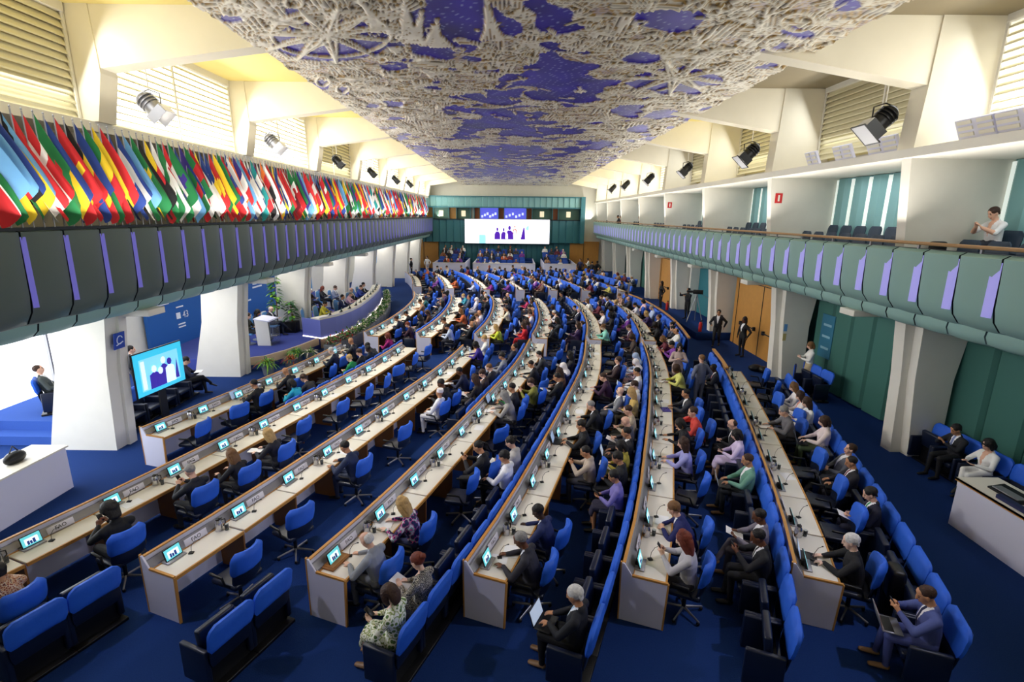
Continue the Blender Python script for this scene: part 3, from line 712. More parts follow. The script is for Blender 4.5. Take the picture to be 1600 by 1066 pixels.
# swivel chair, facing +Y
def pad(b, w, z0, z1, y0, curve, thick, lean, m, top=.08, nx=9, nz=8, wr=.0):
    V = []; F = []
    for sgn in (0, 1):
        for j in range(nz + 1):
            t = j / nz; z = z0 + (z1 - z0) * t
            ww = w * (1 - .30 * max(0, (t - .72) / .28) ** 2.2 - .12 * max(0, (.25 - t) / .25) ** 2)
            for i in range(nx + 1):
                q = 2 * i / nx - 1; x = q * ww; e = 1 - max(abs(q) ** 6, abs(2 * t - 1) ** 8)
                y = y0 - lean * (z - z0) + curve * q * q + (thick * (.35 + .65 * e) / 2) * (1 if sgn else -1) + wr * math.sin(x * 60 + z * 40) * .5
                V.append((x, y, z))
    N = (nx + 1) * (nz + 1)
    for j in range(nz):
        for i in range(nx):
            a = j * (nx + 1) + i; F.append((a, a + 1, a + nx + 2, a + nx + 1)); F.append((N + a, N + a + nx + 1, N + a + nx + 2, N + a + 1))
    rim = [i for i in range(nx + 1)] + [j * (nx + 1) + nx for j in range(1, nz + 1)] + [nz * (nx + 1) + i for i in range(nx - 1, -1, -1)] + [j * (nx + 1) for j in range(nz - 1, 0, -1)]
    for k in range(len(rim)):
        a, c = rim[k], rim[(k + 1) % len(rim)]; F.append((a, N + a, N + c, c))
    b.add(V, F, m, True)
CH = []
CH.append(('seat', mk(lambda b: b.bbox(-.25, .25, -.23, .27, .42, .51, M_navy, .035, 3), 'seat')))
CH.append(('backrest', mk(lambda b: pad(b, .25, .47, 1.0, -.24, .07, .06, .16, M_navy), 'backrest')))
CH.append(('back_cover', mk(lambda b: pad(b, .272, .66, 1.035, -.268, .075, .115, .16, M_cover, wr=.006), 'back_cover')))
CH.append(('column', mk(lambda b: (b.cyl((0, 0, .08), (0, 0, .42), .03, M_black), b.box(-.1, .1, -.1, .1, .39, .42, M_black)), 'column')))
for k in range(5):
    a = 2 * PI * k / 5 + .3
    CH.append(('leg', mk(lambda b: (b.loft([(0, 0, .11), (.3 * math.cos(a), .3 * math.sin(a), .065)], [(.026, .018), (.018, .012)], M_steelm, 8, (0, 0, 1)), b.ell((.29 * math.cos(a), .29 * math.sin(a), .032), (.028, .028, .03), M_black, 8, 5)), 'leg')))
for sx in (-1, 1):
    CH.append(('armrest', mk(lambda b: b.loft([(sx * .24, -.12, .47), (sx * .31, -.1, .56), (sx * .31, -.06, .66), (sx * .31, .16, .67)], [.016, .016, .02, .022], M_black, 8, (1, 0, 0)), 'armrest')))
FCOL = ('column', mk(lambda b: (b.cyl((0, 0, 0), (0, 0, .42), .03, M_black), b.cyl((0, 0, 0), (0, 0, .05), .24, M_black, .03)), 'column'))
def chair(loc, rz, label, far=False, grp='blue covered swivel chairs'):
    return inst(CH[:3] + [FCOL] if far else CH, 'swivel_chair', loc, rz, label, 'chair', grp)
# auditorium bench seat, facing +Y
BP = .66
def b_back(b): pad(b, .295, .36, .945, -.20, .0, .05, .17, M_navy)
def b_cov(b): pad(b, .322, .60, .985, -.243, .0, .11, .17, M_cover, top=.03, wr=.004)
def b_seatd(b): b.bbox(-.27, .27, -.16, .30, .36, .46, M_navy, .03, 3)
def b_seatu(b): b.bbox(-.26, .26, -.12, -.02, .40, .80, M_navy, .03, 3, Matrix.Translation((0, -.02, 0)) @ Matrix.Rotation(math.radians(-8), 4, 'X'))
def b_arm(sx): return lambda b: b.bbox(sx * .30 - .035, sx * .30 + .035, -.2, .26, .10, .62, M_navy, .02, 2)
def b_base(b): b.box(-.3, .3, -.14, -.04, .04, .40, M_black); b.bbox(-.33, .33, -.26, .12, 0, .05, M_black, .01)
BB = [('backrest', mk(b_back, 'backrest'))]; BCV = ('back_cover', mk(b_cov, 'back_cover'))
BSD, BSU = ('seat', mk(b_seatd, 'seat')), ('seat', mk(b_seatu, 'seat')); BARM = [('armrest', mk(b_arm(s), 'armrest')) for s in (-1, 1)]; BBS = ('base', mk(b_base, 'base'))
def bench(loc, rz, label, down, far=False, grp='tip-up bench seats with blue back covers'):
    ps = [BB[0], BCV, BSD if down else BSU] + ([BARM[0]] if far else BARM + [BBS])
    return inst(ps, 'bench_chair', loc, rz, label, 'seat', grp)
# ---------------------------------------------------------------- desk-top objects
M_tabscr = mat('tablet_teal_screen', '7fd8e0', .3, em='5cc8d4', es=.85); M_tabfig = mat('tablet_screen_figures', '1c3f8a', .3, em='2a3f8a', es=.5); M_tabw = mat('tablet_screen_white', 'f2ffff', .3, em='e8ffff', es=1.0)
TM = Matrix.Translation((0, 0, .10)) @ Matrix.Rotation(math.radians(-18), 4, 'Y')
def t_body(b): b.bbox(-.012, .008, -.135, .135, -.085, .10, M_black, .006, 1, TM)
def t_scr(b):
    b.box(.008, .011, -.122, .122, -.07, .088, M_tabscr, TM)
    b.box(.011, .0125, -.085, .085, -.05, .045, M_tabw, TM)
    for (c, w, h) in ((-.045, .03, .06), (-.01, .03, .05), (.03, .035, .07)): b.box(.0125, .014, c - w / 2, c + w / 2, -.05, -.05 + h, M_tabfig, TM)
def t_base(b): b.bbox(-.07, .09, -.15, .15, 0, .022, M_steelm, .006, 1); b.box(-.05, -.01, -.05, .05, .02, .09, M_black)
TB = [('casing', mk(t_body, 'casing')), ('screen', mk(t_scr, 'screen')), ('stand', mk(t_base, 'stand'))]
M_plate = mat('nameplate_white', 'e2e0ee', .4); M_ink = mat('dark_ink', '1b1b2c', .6)
def txt(s, size, m, depth=.001, name='lettering'):
    cu = bpy.data.curves.new('t', 'FONT'); cu.body = s; cu.size = size; cu.extrude = depth; cu.align_x = 'CENTER'; cu.align_y = 'CENTER'; cu.resolution_u = 3
    o = bpy.data.objects.new('t', cu); C.objects.link(o); dg = bpy.context.evaluated_depsgraph_get(); me = bpy.data.meshes.new_from_object(o.evaluated_get(dg)); bpy.data.objects.remove(o); me.name = name
    me.materials.clear(); me.materials.append(m); return me
FAO = txt('FAO', .085, M_ink)
# text plane (x right, y up) -> plate face looking to +X, reading direction +Y
FAO.transform(Matrix(((0, 0, 1, 0), (1, 0, 0, 0), (0, 1, 0, 0), (0, 0, 0, 1)))); PM = Matrix.Translation((0, 0, .065)) @ Matrix.Rotation(math.radians(-14), 4, 'Y')
FAO.transform(PM @ Matrix.Translation((.009, 0, 0)))
NP = [('plate', mk(lambda b: b.bbox(-.006, .008, -.19, .19, -.055, .055, M_plate, .003, 1, PM), 'plate')), ('holder', mk(lambda b: b.box(-.03, .03, -.18, .18, 0, .018, M_steelm), 'holder'))]
NPL = ('lettering', FAO)
def j_body(b): b.lathe((0, 0, 0), [(.055, 0), (.06, .01), (.06, .11), (.052, .15), (.036, .175), (.034, .185)], M_chrome, 16)
def j_lid(b): b.lathe((0, 0, .183), [(.037, 0), (.038, .02), (.02, .032)], M_black, 12); b.box(.02, .062, -.008, .008, .188, .2, M_black)
def j_han(b): b.loft([(.05, 0, .165), (.10, 0, .16), (.105, 0, .09), (.058, 0, .04)], [.009] * 4, M_black, 8, (0, 1, 0))
JG = [('body', mk(j_body, 'body')), ('lid', mk(j_lid, 'lid')), ('handle', mk(j_han, 'handle'))]
def m_base(b): b.bbox(-.035, .035, -.03, .03, 0, .02, M_black, .006)
def m_neck(b): b.loft([(0, 0, .02), (.01, 0, .12), (.06, 0, .2), (.12, 0, .22)], [.004] * 4, M_black, 6, (0, 1, 0)); b.ell((.13, 0, .222), (.018, .009, .009), M_black, 8, 6)
MC = [('base', mk(m_base, 'base')), ('gooseneck', mk(m_neck, 'gooseneck'))]
M_paper = mat('white_paper', 'f0f0f2', .7); M_glass = mat('clear_glass', 'e8f0f4', .05, trans=.9, spec=.5)
PAP = mk(lambda b: b.box(-.105, .105, -.148, .148, 0, .004, M_paper), 'sheet')
def laptop_parts(col, scr):
    k = 'l_' + col + scr
    if k in LAPC: return LAPC[k]
    mc = mat('laptop_shell_' + col, col, .4, metal=.3); ms = mat('laptop_screen_' + scr, scr, .3, em=scr, es=.5)
    Mx = Matrix.Translation((0, .115, .012)) @ Matrix.Rotation(math.radians(-18), 4, 'X')
    LAPC[k] = [('base', mk(lambda b: (b.bbox(-.165, .165, -.115, .115, 0, .014, mc, .004, 1), b.box(-.14, .14, -.02, .09, .014, .0155, M_black)), 'base')),
               ('lid', mk(lambda b: b.bbox(-.165, .165, -.004, .006, 0, .225, mc, .003, 1, Mx), 'lid'), [('screen', mk(lambda b: b.box(-.152, .152, -.006, -.004, .012, .212, ms, Mx), 'screen'))])]
    return LAPC[k]
LAPC = {}
PHN = mk(lambda b: b.bbox(-.037, .037, -.075, .075, 0, .009, M_black, .004, 1), 'phone')
GLS = mk(lambda b: b.lathe((0, 0, 0), [(.028, 0), (.034, .11), (.031, .11), (.026, .006)], M_glass, 12), 'tumbler')
# ---------------------------------------------------------------- lay out the desks
BLK = {}
BLK['front'] = {1: (11.0, 19.4), 2: (5.6, 19.4), 3: (6.45, 19.4), 4: (6.42, 19.4), 5: (6.42, 19.4), 6: (6.42, 19.4), 7: (6.45, 15.95)}
BLK['middle'] = {1: (21.1, 32.9), 2: (21.0, 31.8), 3: (21.0, 31.6), 4: (21.0, 31.6), 5: (20.9, 31.4), 6: (20.8, 31.2)}
BLK['rear'] = {1: (36.4, 44.5), 2: (35.6, 46.2), 3: (35.2, 46.8), 4: (35.2, 47.), 5: (35.2, 47.2), 6: (35.2, 47.3), 7: (35.0, 47.4), 8: (39.0, 47.4)}
SEATS = []    # (block, row, index, y, x, yw, rzrow)
hide_plate = set()
for blk, rows in BLK.items():
    for i, (y0, y1) in rows.items():
        ms = walk(i, y0, y1, PITCH)
        for k, y in enumerate(ms):
            x, yy, rz = rowpt(i, y)
            far = blk == 'rear'
            ps = [('desktop', DT), ('edge_trim', DTR), ('front_panel', DF), ('cable_rail', DR)]
            r = inst(ps, 'desk_unit', (x, yy, 0), rz, 'white desk unit with wood trim, %s from near end of %s row, %s block' % (ORD[k + 1], ORD[i], blk), 'desk', 'desk units of the %s block' % blk)
            s_ = put('side_panel', DS, r); s_.location = (0, PITCH / 2, 0)
            if k == 0: e = put('end_panel', DE, r); e.location = (0, -PITCH / 2, 0); e['label'] = 'white end panel with wooden edges'
            SEATS.append((blk, i, k, y, x, yy, rz))
            M = Matrix.Translation((x, yy, .75)) @ Matrix.Rotation(rz, 4, 'Z')
            def on(dx, dy, z=0): v = M @ Vector((dx, dy, z)); return tuple(v)
            nm = '%s along %s row, %s block' % (ORD[k + 1], ORD[i], blk)
            if blk != 'rear' or i < 7:
                inst(TB, 'desk_tablet', on(.20, -.30), rz + random.uniform(-.06, .06), 'tilted tablet with teal screen on desk, ' + nm, 'tablet', 'desk tablets')
            if blk != 'rear':
                inst(NP + ([NPL] if blk == 'front' else [NPL]), 'name_plate', on(.13, .13, 0.0), rz, 'white name plate lettered FAO on desk, ' + nm, 'name plate', 'name plates')
                inst(MC, 'microphone', on(.34, -.12), rz + .5, 'black gooseneck microphone on desk, ' + nm, 'microphone', 'desk microphones')
            if k % 2 == 0 and blk != 'rear': inst(JG, 'vacuum_jug', on(.22, .47), rz + 1.2, 'steel vacuum jug with black handle on desk, ' + nm, 'jug', 'vacuum jugs')
            if k % 2 == 0 and blk == 'front':
                o = put('tumbler', GLS, None, 'clear tumbler beside the jug on desk, ' + nm, 'glass', 'water tumblers', loc=on(.33, .52)); 
            if (k * 7 + i * 3) % 5 == 0 and blk != 'rear':
                o = put('paper_sheet', PAP, None, 'loose white papers on desk, ' + nm, 'paper', 'loose papers on desks', loc=on(.44, random.uniform(-.2, .3)), rz=rz + random.uniform(-.3, .3))
# benches: (row, block, y0, y1)
BENCH = []
for (i, blk, y0, y1) in [(2, 'front', 12.6, 19.3), (3, 'front', 5.0, 6.35), (4, 'front', 5.0, 6.35), (4, 'front', 12.3, 19.3), (5, 'front', 5.0, 19.3), (6, 'front', 5.0, 19.2), (7, 'front', 5.0, 18.4), (8, 'front', 5.05, 15.9),
                         (2, 'middle', 21.2, 31.6), (3, 'middle', 21.2, 31.4), (4, 'middle', 21.2, 31.4), (5, 'middle', 21.2, 31.2), (6, 'middle', 21., 31.), (7, 'middle', 20.2, 32.3),
                         (2, 'rear', 36., 46.), (3, 'rear', 35.3, 46.6), (4, 'rear', 35.3, 46.8), (5, 'rear', 35.3, 47.), (6, 'rear', 35.3, 47.1), (7, 'rear', 35.2, 47.2), (8, 'rear', 38.6, 47.2)]:
    for k, y in enumerate(walk(i, y0, y1, BP)):
        off = -.40
        x, yy, rz = rowpt(i, y, off)
        if i == 7 and blk == 'middle': x -= .62
        BENCH.append([blk, i, k + (12 if y0 > 12 and blk == 'front' else 0), y, x, yy, rz, None])
# ---------------------------------------------------------------- people
M_skin = {}
SK = {'L': 'e0b096', 'P': 'e8c0aa', 'M': 'c08a64', 'B': '6a4028', 'D': '3c2419'}
def skinm(c): return mat('skin_' + c, SK[c], .55, noise=.04, nscale=12)
M_dark = mat('eye_dark', '18100e', .4); M_lips = mat('lips', '9a5048', .5)
HAIRC = {'k': '14100f', 'b': '3a2418', 'l': '755230', 'y': 'bd9a62', 'g': '8c8a88', 'w': 'd0cecb', 'r': '6e2e1c', 'x': 'efe8ea', 'u': '9fb4d8', 'n': '232a44'}
def ik(a, t, l1, l2, pole):
    a, t = Vector(a), Vector(t); d = t - a; L = min(d.length, (l1 + l2) * .998); dn = d.normalized(); t = a + dn * L
    x = (l1 * l1 - l2 * l2 + L * L) / (2 * L); h = math.sqrt(max(l1 * l1 - x * x, 0)); p = Vector(pole); p = (p - dn * p.dot(dn)).normalized()
    return a + dn * x + p * h, t
class Body:
    def __init__(s): s.b = MB(); s.el = []
    def limb(s, P, R, tag, hint=(1, 0, 0), n=12):
        R = [(r, r) if not isinstance(r, (tuple, list)) else r for r in R]
        s.b.loft(P, R, M_white, n, hint)
        for k in range(len(P) - 1): s.el.append((tag, np.array(P[k]), np.array(P[k + 1]), R[k], R[k + 1], np.array(hint, float)))
    def build(s, name, voxel, head, torso):
        me = s.b.mesh('tmp'); o = bpy.data.objects.new('tmp', me); C.objects.link(o)
        m = o.modifiers.new('r', 'REMESH'); m.mode = 'VOXEL'; m.voxel_size = voxel; m.adaptivity = 0
        q = o.modifiers.new('s', 'SMOOTH'); q.factor = .5; q.iterations = 2 if voxel < .012 else 1
        dg = bpy.context.evaluated_depsgraph_get(); r = bpy.data.meshes.new_from_object(o.evaluated_get(dg)); r.name = name
        bpy.data.objects.remove(o); bpy.data.meshes.remove(me)
        nf = len(r.polygons); ce = np.zeros(nf * 3); r.polygons.foreach_get('center', ce); ce = ce.reshape(-1, 3); no = np.zeros(nf * 3); r.polygons.foreach_get('normal', no); no = no.reshape(-1, 3)
        best = np.full(nf, 1e9); tag = np.zeros(nf, int)
        for (tg, a, c, ra, rb, h) in s.el:
            d = c - a; L2 = d @ d + 1e-12; t = np.clip(((ce - a) @ d) / L2, 0, 1)[:, None]; p = a + t * d; w = ce - p; dn = d / math.sqrt(L2)
            hx = h - dn * (h @ dn)
            if np.linalg.norm(hx) < 1e-3: hx = np.array([0, 1., 0]) - dn * dn[1]
            hx /= np.linalg.norm(hx); hy = np.cross(dn, hx)
            rx = ra[0] + (rb[0] - ra[0]) * t[:, 0]; ry = ra[1] + (rb[1] - ra[1]) * t[:, 0]
            al = w @ dn; q_ = np.sqrt(((w @ hx) / rx) ** 2 + ((w @ hy) / ry) ** 2 + (al / np.minimum(rx, ry)) ** 2)
            dist = (q_ - 1) * np.minimum(rx, ry)
            u = dist < best; best[u] = dist[u]; tag[u] = tg
        # face features
        Hi = np.array(head.inverted()); P = ce @ Hi[:3, :3].T + Hi[:3, 3]; N = no @ Hi[:3, :3].T
        sk = (tag == 0) & (P[:, 1] > .03) & (np.abs(P[:, 2]) < .13) & (np.abs(P[:, 0]) < .08)
        e = sk & (((np.abs(P[:, 0]) - .031) / .015) ** 2 + ((P[:, 2] - .008) / .0075) ** 2 < 1)
        br = sk & (np.abs(np.abs(P[:, 0]) - .032) < .018) & (np.abs(P[:, 2] - .030) < .0042)
        mo = sk & (np.abs(P[:, 0]) < .024) & (np.abs(P[:, 2] + .062) < .007)
        tag[e | br] = 6; tag[mo] = 7
        # shirt front and tie
        Ti = np.array(torso.inverted()); P = ce @ Ti[:3, :3].T + Ti[:3, 3]; N = no @ Ti[:3, :3].T
        vv = (tag == 1) & (N[:, 1] > .15) & (P[:, 2] > .17) & (P[:, 2] < .56) & (np.abs(P[:, 0]) < (P[:, 2] - .15) * .19 + .004)
        tag[vv] = 4; tag[vv & (np.abs(P[:, 0]) < .021)] = 5
        for i in range(10): r.materials.append(M_white)
        r.polygons.foreach_set('material_index', tag.astype('i')); r.polygons.foreach_set('use_smooth', np.ones(nf, bool)); r.update()
        return r
def hand(B, w, d, pn, side, curl=.5, hi=True, grip=0):
    """w wrist, d forward direction, pn palm normal (palm faces -back), side +1 right / -1 left: thumb direction"""
    w = Vector(w); d = Vector(d).normalized(); pn = Vector(pn); pn = (pn - d * pn.dot(d)).normalized(); x = d.cross(pn) * side
    B.limb([w, w + d * .03, w + d * .085], [(.024, .018), (.036, .015), (.040, .014)], 0, tuple(x), 10)
    if not hi:
        B.limb([w + d * .085, w + d * .15 + pn * .03 * curl], [(.036, .013), (.028, .011)], 0, tuple(x), 8)
        B.limb([w + d * .03 + x * .03, w + d * .085 + x * .055 + pn * .02], [.011, .009], 0, tuple(x), 6); return
    for k, (o_, L) in enumerate(((.030, .070), (.0105, .078), (-.0095, .073), (-.0285, .056))):
        b0 = w + d * .082 + x * o_; a1 = curl * .7; a2 = curl * 1.7
        d1 = (d * math.cos(a1) + pn * math.sin(a1) + x * o_ * 2.2).normalized(); d2 = (d * math.cos(a2) + pn * math.sin(a2)).normalized()
        p1 = b0 + d1 * L * .52; p2 = p1 + d2 * L * .5
        B.limb([b0 - d * .01, p1, p2], [.0092, .0086, .0074], 0, tuple(x), 8)
    t0 = w + d * .025 + x * .026; td = (d * .62 + x * .7 + pn * (.15 + .5 * curl)).normalized(); td2 = (d * .85 + x * .15 + pn * (.2 + .5 * curl)).normalized()
    B.limb([t0, t0 + td * .038, t0 + td * .038 + td2 * .03], [.0125, .0105, .0085], 0, tuple(x), 8)
PERSON = {}
def person_mesh(pose, fem, hi):
    key = (pose, fem, hi)
    if key in PERSON: return PERSON[key]
    B = Body(); sw = .165 if fem else .188; rt = .92 if fem else 1.0
    stand = pose.startswith('stand'); cfg = POSES[pose]
    lean, nod, yaw, tw = cfg.get('lean', 0), cfg.get('nod', 0), cfg.get('yaw', 0), cfg.get('twist', 0)
    ph = .93 if stand else .565
    pel = Vector((0, -.03 if not stand else 0, ph)); R = Matrix.Rotation(math.radians(tw), 4, 'Z') @ Matrix.Rotation(math.radians(-lean), 4, 'X')
    T = Matrix.Translation(pel) @ R; tp = lambda x, y, z: T @ Vector((x, y, z))
    hx = tuple((R.to_3x3() @ Vector((1, 0, 0))))
    w = .150 if fem else .160
    B.limb([tp(0, 0, -.06), tp(0, 0, .04), tp(0, .005, .16), tp(0, .012, .30), tp(0, .0, .42), tp(0, -.01, .475)],
           [(.165 * (1.03 if fem else 1), .115), (.165, .12), (w * (.90 if fem else 1.06), .118 if fem else .138), (.190 * rt, .134), (.165 * rt, .104), (.092, .070)], 1, hx, 18)
    if fem: B.limb([tp(-.065, .085, .29), tp(.065, .085, .29)], [.062, .062], 1, (0, 0, 1))
    Hm = T @ Matrix.Translation((0, .0, .50)) @ Matrix.Rotation(math.radians(yaw), 4, 'Z') @ Matrix.Rotation(math.radians(lean * .75 - nod), 4, 'X')
    B.limb([tp(0, -.005, .46), Hm @ Vector((0, .0, .075))], [.058 if not fem else .048, .052 if not fem else .044], 0, hx)
    Hd = Hm @ Matrix.Translation((0, .02, .162)) @ Matrix.Scale(1.07, 4); hp = lambda x, y, z: Hd @ Vector((x, y, z))
    h3 = tuple(Hd.to_3x3() @ Vector((1, 0, 0)))
    # skull, face wedge, jaw, nose, ears
    B.limb([hp(0, -.022, .02), hp(0, .004, .02)], [(.077, .098), (.077, .098)], 0, h3, 18)
    B.limb([hp(0, .025, .05), hp(0, .034, -.01), hp(0, .036, -.06), hp(0, .040, -.092)], [(.064, .060), (.064, .058), (.052, .050), (.030, .034)], 0, h3, 16)
    B.limb([hp(0, .088, .02), hp(0, .103, -.025)], [.010, .0145], 0, h3, 8)
    B.limb([hp(0, .088, -.058), hp(0, .09, -.066)], [(.02, .008), (.02, .008)], 0, h3, 8)
    for s in (-1, 1): B.limb([hp(s * .078, -.005, .018), hp(s * .080, -.002, -.025)], [(.008, .018), (.007, .013)], 0, h3, 8)
    # arms
    for s in (-1, 1):
        a = cfg['R' if s > 0 else 'L']; sh = tp(s * sw, -.005, .405)
        tgt = Vector(a[0]); el, wr = ik(sh, tgt, .285, .25, a[1])
        B.limb([tp(s * .10, -.0, .425), sh], [(.068, .06), (.070 * rt, .064)], 1, (0, 0, 1))
        B.limb([sh, (sh + el) / 2, el], [.068 * rt, .062 * rt, .053 * rt], 1)
        B.limb([el, (el + wr) / 2, wr], [.052 * rt, .047 * rt, .035 * rt], 8)
        hd = Vector(a[2]); hand(B, wr + hd.normalized() * .005, hd, a[3], s * (1 if a[4] else -1), a[5], hi)
    # legs
    lg = cfg.get('legs', 'sit')
    for s in (-1, 1):
        hipj = T @ Vector((0, 0, 0)) if False else pel + Vector((s * .088, 0, -.01))
        if lg == 'sit': kn, an, ft = Vector((s * .11, .40, .535)), Vector((s * .115, .41 + (.04 if s > 0 else -.03), .10)), Vector((s * .02, 1, 0))
        elif lg == 'cross':
            if s > 0: kn, an, ft = Vector((.02, .40, .62)), Vector((-.17, .60, .34)), Vector((-.25, .8, -.45))
            else: kn, an, ft = Vector((-.11, .40, .53)), Vector((-.08, .44, .10)), Vector((0, 1, 0))
        elif lg == 'stretch': kn, an, ft = Vector((s * .12, .42, .51)), Vector((s * .12, .62, .10)), Vector((s * .1, 1, .1))
        elif lg == 'stand': kn, an, ft = Vector((s * .095, .02, .50)), Vector((s * .10, -.02, .09)), Vector((s * .2, 1, 0))
        else: kn, an, ft = (Vector((.09, .16, .52)), Vector((.09, .24, .10)), Vector((0, 1, .15))) if s > 0 else (Vector((-.09, .04, .50)), Vector((-.09, -.26, .14)), Vector((0, 1, -.35)))
        B.limb([hipj, (hipj + kn) / 2, kn], [(.100, .095), (.088 * rt, .084), (.066 * rt, .066)], 2)
        B.limb([kn, kn + (an - kn) * .35, an], [.058 * rt, .056 * rt, .040 if not fem else .034], 9)
        B.limb([an + Vector((0, -.02, -.035)), an + ft.normalized() * .09 + Vector((0, 0, -.045)), an + ft.normalized() * .18 + Vector((0, 0, -.055))], [(.040, .038), (.045, .030), (.038, .022)], 3)
    if cfg.get('skirt'):
        if stand: B.limb([pel + Vector((0, 0, .05)), pel + Vector((0, 0, -.25)), pel + Vector((0, 0, -.55))], [(.16, .12), (.19, .16), (.24, .20)], 2, (1, 0, 0), 18)
        else: B.limb([pel + Vector((0, .03, 0)), pel + Vector((0, .22, -.0)), pel + Vector((0, .43, -.03)), pel + Vector((0, .47, -.16))], [(.18, .11), (.185, .10), (.17, .09), (.165, .07)], 2, (1, 0, 0), 16)
    vox = .0098 if hi else .0175
    me = B.build('body_' + pose, vox, Hd, T)
    PERSON[key] = (me, Hd, T); return PERSON[key]
D_ = (0, 0, -1); F_ = (0, 1, 0)
def arm(t, pole, hd, pn, thumbin=True, curl=.5): return (t, pole, hd, pn, thumbin, curl)
POSES = {
 'write': dict(lean=16, nod=24, R=arm((.13, .44, .795), (1, -.4, -.6), (-.2, 1, -.05), D_, False, .6), L=arm((-.17, .40, .795), (-1, -.4, -.6), (.35, 1, 0), D_, False, .25)),
 'type': dict(lean=9, nod=14, R=arm((.10, .40, .81), (1, -.5, -.5), (-.15, 1, -.1), D_, False, .55), L=arm((-.10, .40, .81), (-1, -.5, -.5), (.15, 1, -.1), D_, False, .55)),
 'phone': dict(lean=4, nod=26, R=arm((.07, .34, .92), (1, -.3, -.8), (-.35, .5, .75), (-.6, .5, -.3), True, 1.0), L=arm((-.08, .34, .90), (-1, -.3, -.8), (.35, .5, .7), (.6, .5, -.3), True, 1.0)),
 'chin': dict(lean=20, nod=6, yaw=12, R=arm((.09, .24, 1.035), (.8, .4, -.9), (-.15, .05, 1), (-.6, -.6, 0), True, .8), L=arm((-.15, .40, .795), (-1, -.4, -.6), (.5, .8, 0), D_, False, .3)),
 'listen': dict(lean=-6, nod=-2, yaw=-14, R=arm((.12, .24, .70), (1, -.6, -.3), (-.6, .8, -.15), D_, False, .5), L=arm((-.12, .24, .69), (-1, -.6, -.3), (.6, .8, -.15), D_, False, .5)),
 'lean_on': dict(lean=27, nod=18, yaw=-8, R=arm((.05, .42, .80), (1, -.2, -.6), (-.9, .4, 0), D_, False, .4), L=arm((-.13, .40, .80), (-1, -.2, -.6), (.9, .4, .1), D_, False, .4)),
 'lap': dict(lean=2, nod=26, legs='sit', R=arm((.07, .26, .75), (1, -.5, -.5), (-.4, .8, .1), D_, False, .8), L=arm((-.08, .27, .74), (-1, -.5, -.5), (.4, .8, .1), (.2, 0, 1), True, .7)),
 'cross_read': dict(lean=-3, nod=24, legs='cross', R=arm((.10, .30, .80), (1, -.5, -.6), (-.3, .8, .2), D_, False, .7), L=arm((-.12, .30, .78), (-1, -.5, -.6), (.5, .8, .2), (.3, .2, 1), True, .6)),
 'recline': dict(lean=-14, nod=-6, yaw=10, legs='stretch', R=arm((.09, .16, .72), (1, -.5, -.3), (-.8, .6, -.1), D_, False, .5), L=arm((-.09, .17, .71), (-1, -.5, -.3), (.8, .6, -.1), D_, False, .5)),
 'laptop': dict(lean=-4, nod=22, legs='sit', R=arm((.10, .30, .74), (1, -.5, -.5), (-.15, 1, -.15), D_, False, .5), L=arm((-.10, .30, .74), (-1, -.5, -.5), (.15, 1, -.15), D_, False, .5)),
 'stoop': dict(lean=38, nod=28, legs='sit', R=arm((.08, .44, .64), (1, -.1, -.5), (-.3, .8, -.2), D_, False, .8), L=arm((-.08, .44, .64), (-1, -.1, -.5), (.3, .8, -.2), D_, False, .8)),
 'skirt_lap': dict(lean=2, nod=22, legs='sit', skirt=1, R=arm((.08, .28, .77), (1, -.5, -.5), (-.4, .8, .1), D_, False, .8), L=arm((-.08, .29, .76), (-1, -.5, -.5), (.4, .8, .1), (.2, 0, 1), True, .7)),
 'skirt_cross': dict(lean=-4, nod=14, yaw=-8, legs='cross', skirt=1, R=arm((.08, .30, .80), (1, -.5, -.5), (-.4, .8, .1), D_, False, .8), L=arm((-.08, .31, .80), (-1, -.5, -.5), (.4, .8, .1), D_, False, .7)),
 'stand_phone': dict(lean=2, nod=20, legs='stand', R=arm((.08, .28, 1.20), (1, -.3, -.8), (-.35, .7, .5), (-.6, .4, -.3), True, .9), L=arm((-.08, .28, 1.18), (-1, -.3, -.8), (.35, .7, .5), (.6, .4, -.3), True, .9)),
 'stand_rest': dict(lean=0, nod=2, legs='stand', R=arm((.27, .03, .90), (1, -.8, 0), (-.05, .2, -1), (-1, 0, 0), True, .5), L=arm((-.27, .03, .90), (-1, -.8, 0), (.05, .2, -1), (1, 0, 0), True, .5)),
 'stand_walk': dict(lean=4, nod=6, legs='walk', R=arm((.22, .30, 1.02), (1, -.8, -.4), (-.2, .9, .1), (-1, 0, 0), True, .9), L=arm((-.26, -.12, .92), (-1, -.8, 0), (.1, -.1, -1), (1, 0, 0), True, .5)),
 'stand_skirt': dict(lean=0, nod=16, legs='stand', skirt=1, R=arm((.08, .28, 1.16), (1, -.3, -.8), (-.35, .7, .4), (-.6, .4, -.3), True, .9), L=arm((-.08, .28, 1.12), (-1, -.3, -.8), (.35, .7, .4), (.6, .4, -.3), True, .9)),
 'stand_raise': dict(lean=4, nod=-4, legs='stand', R=arm((.16, .42, 1.42), (1, -.2, -.8), (-.3, .8, .5), (-.8, 0, -.2), True, .9), L=arm((-.12, .30, 1.30), (-1, -.3, -.8), (.3, .8, .4), (.8, 0, -.2), True, .9)),
}
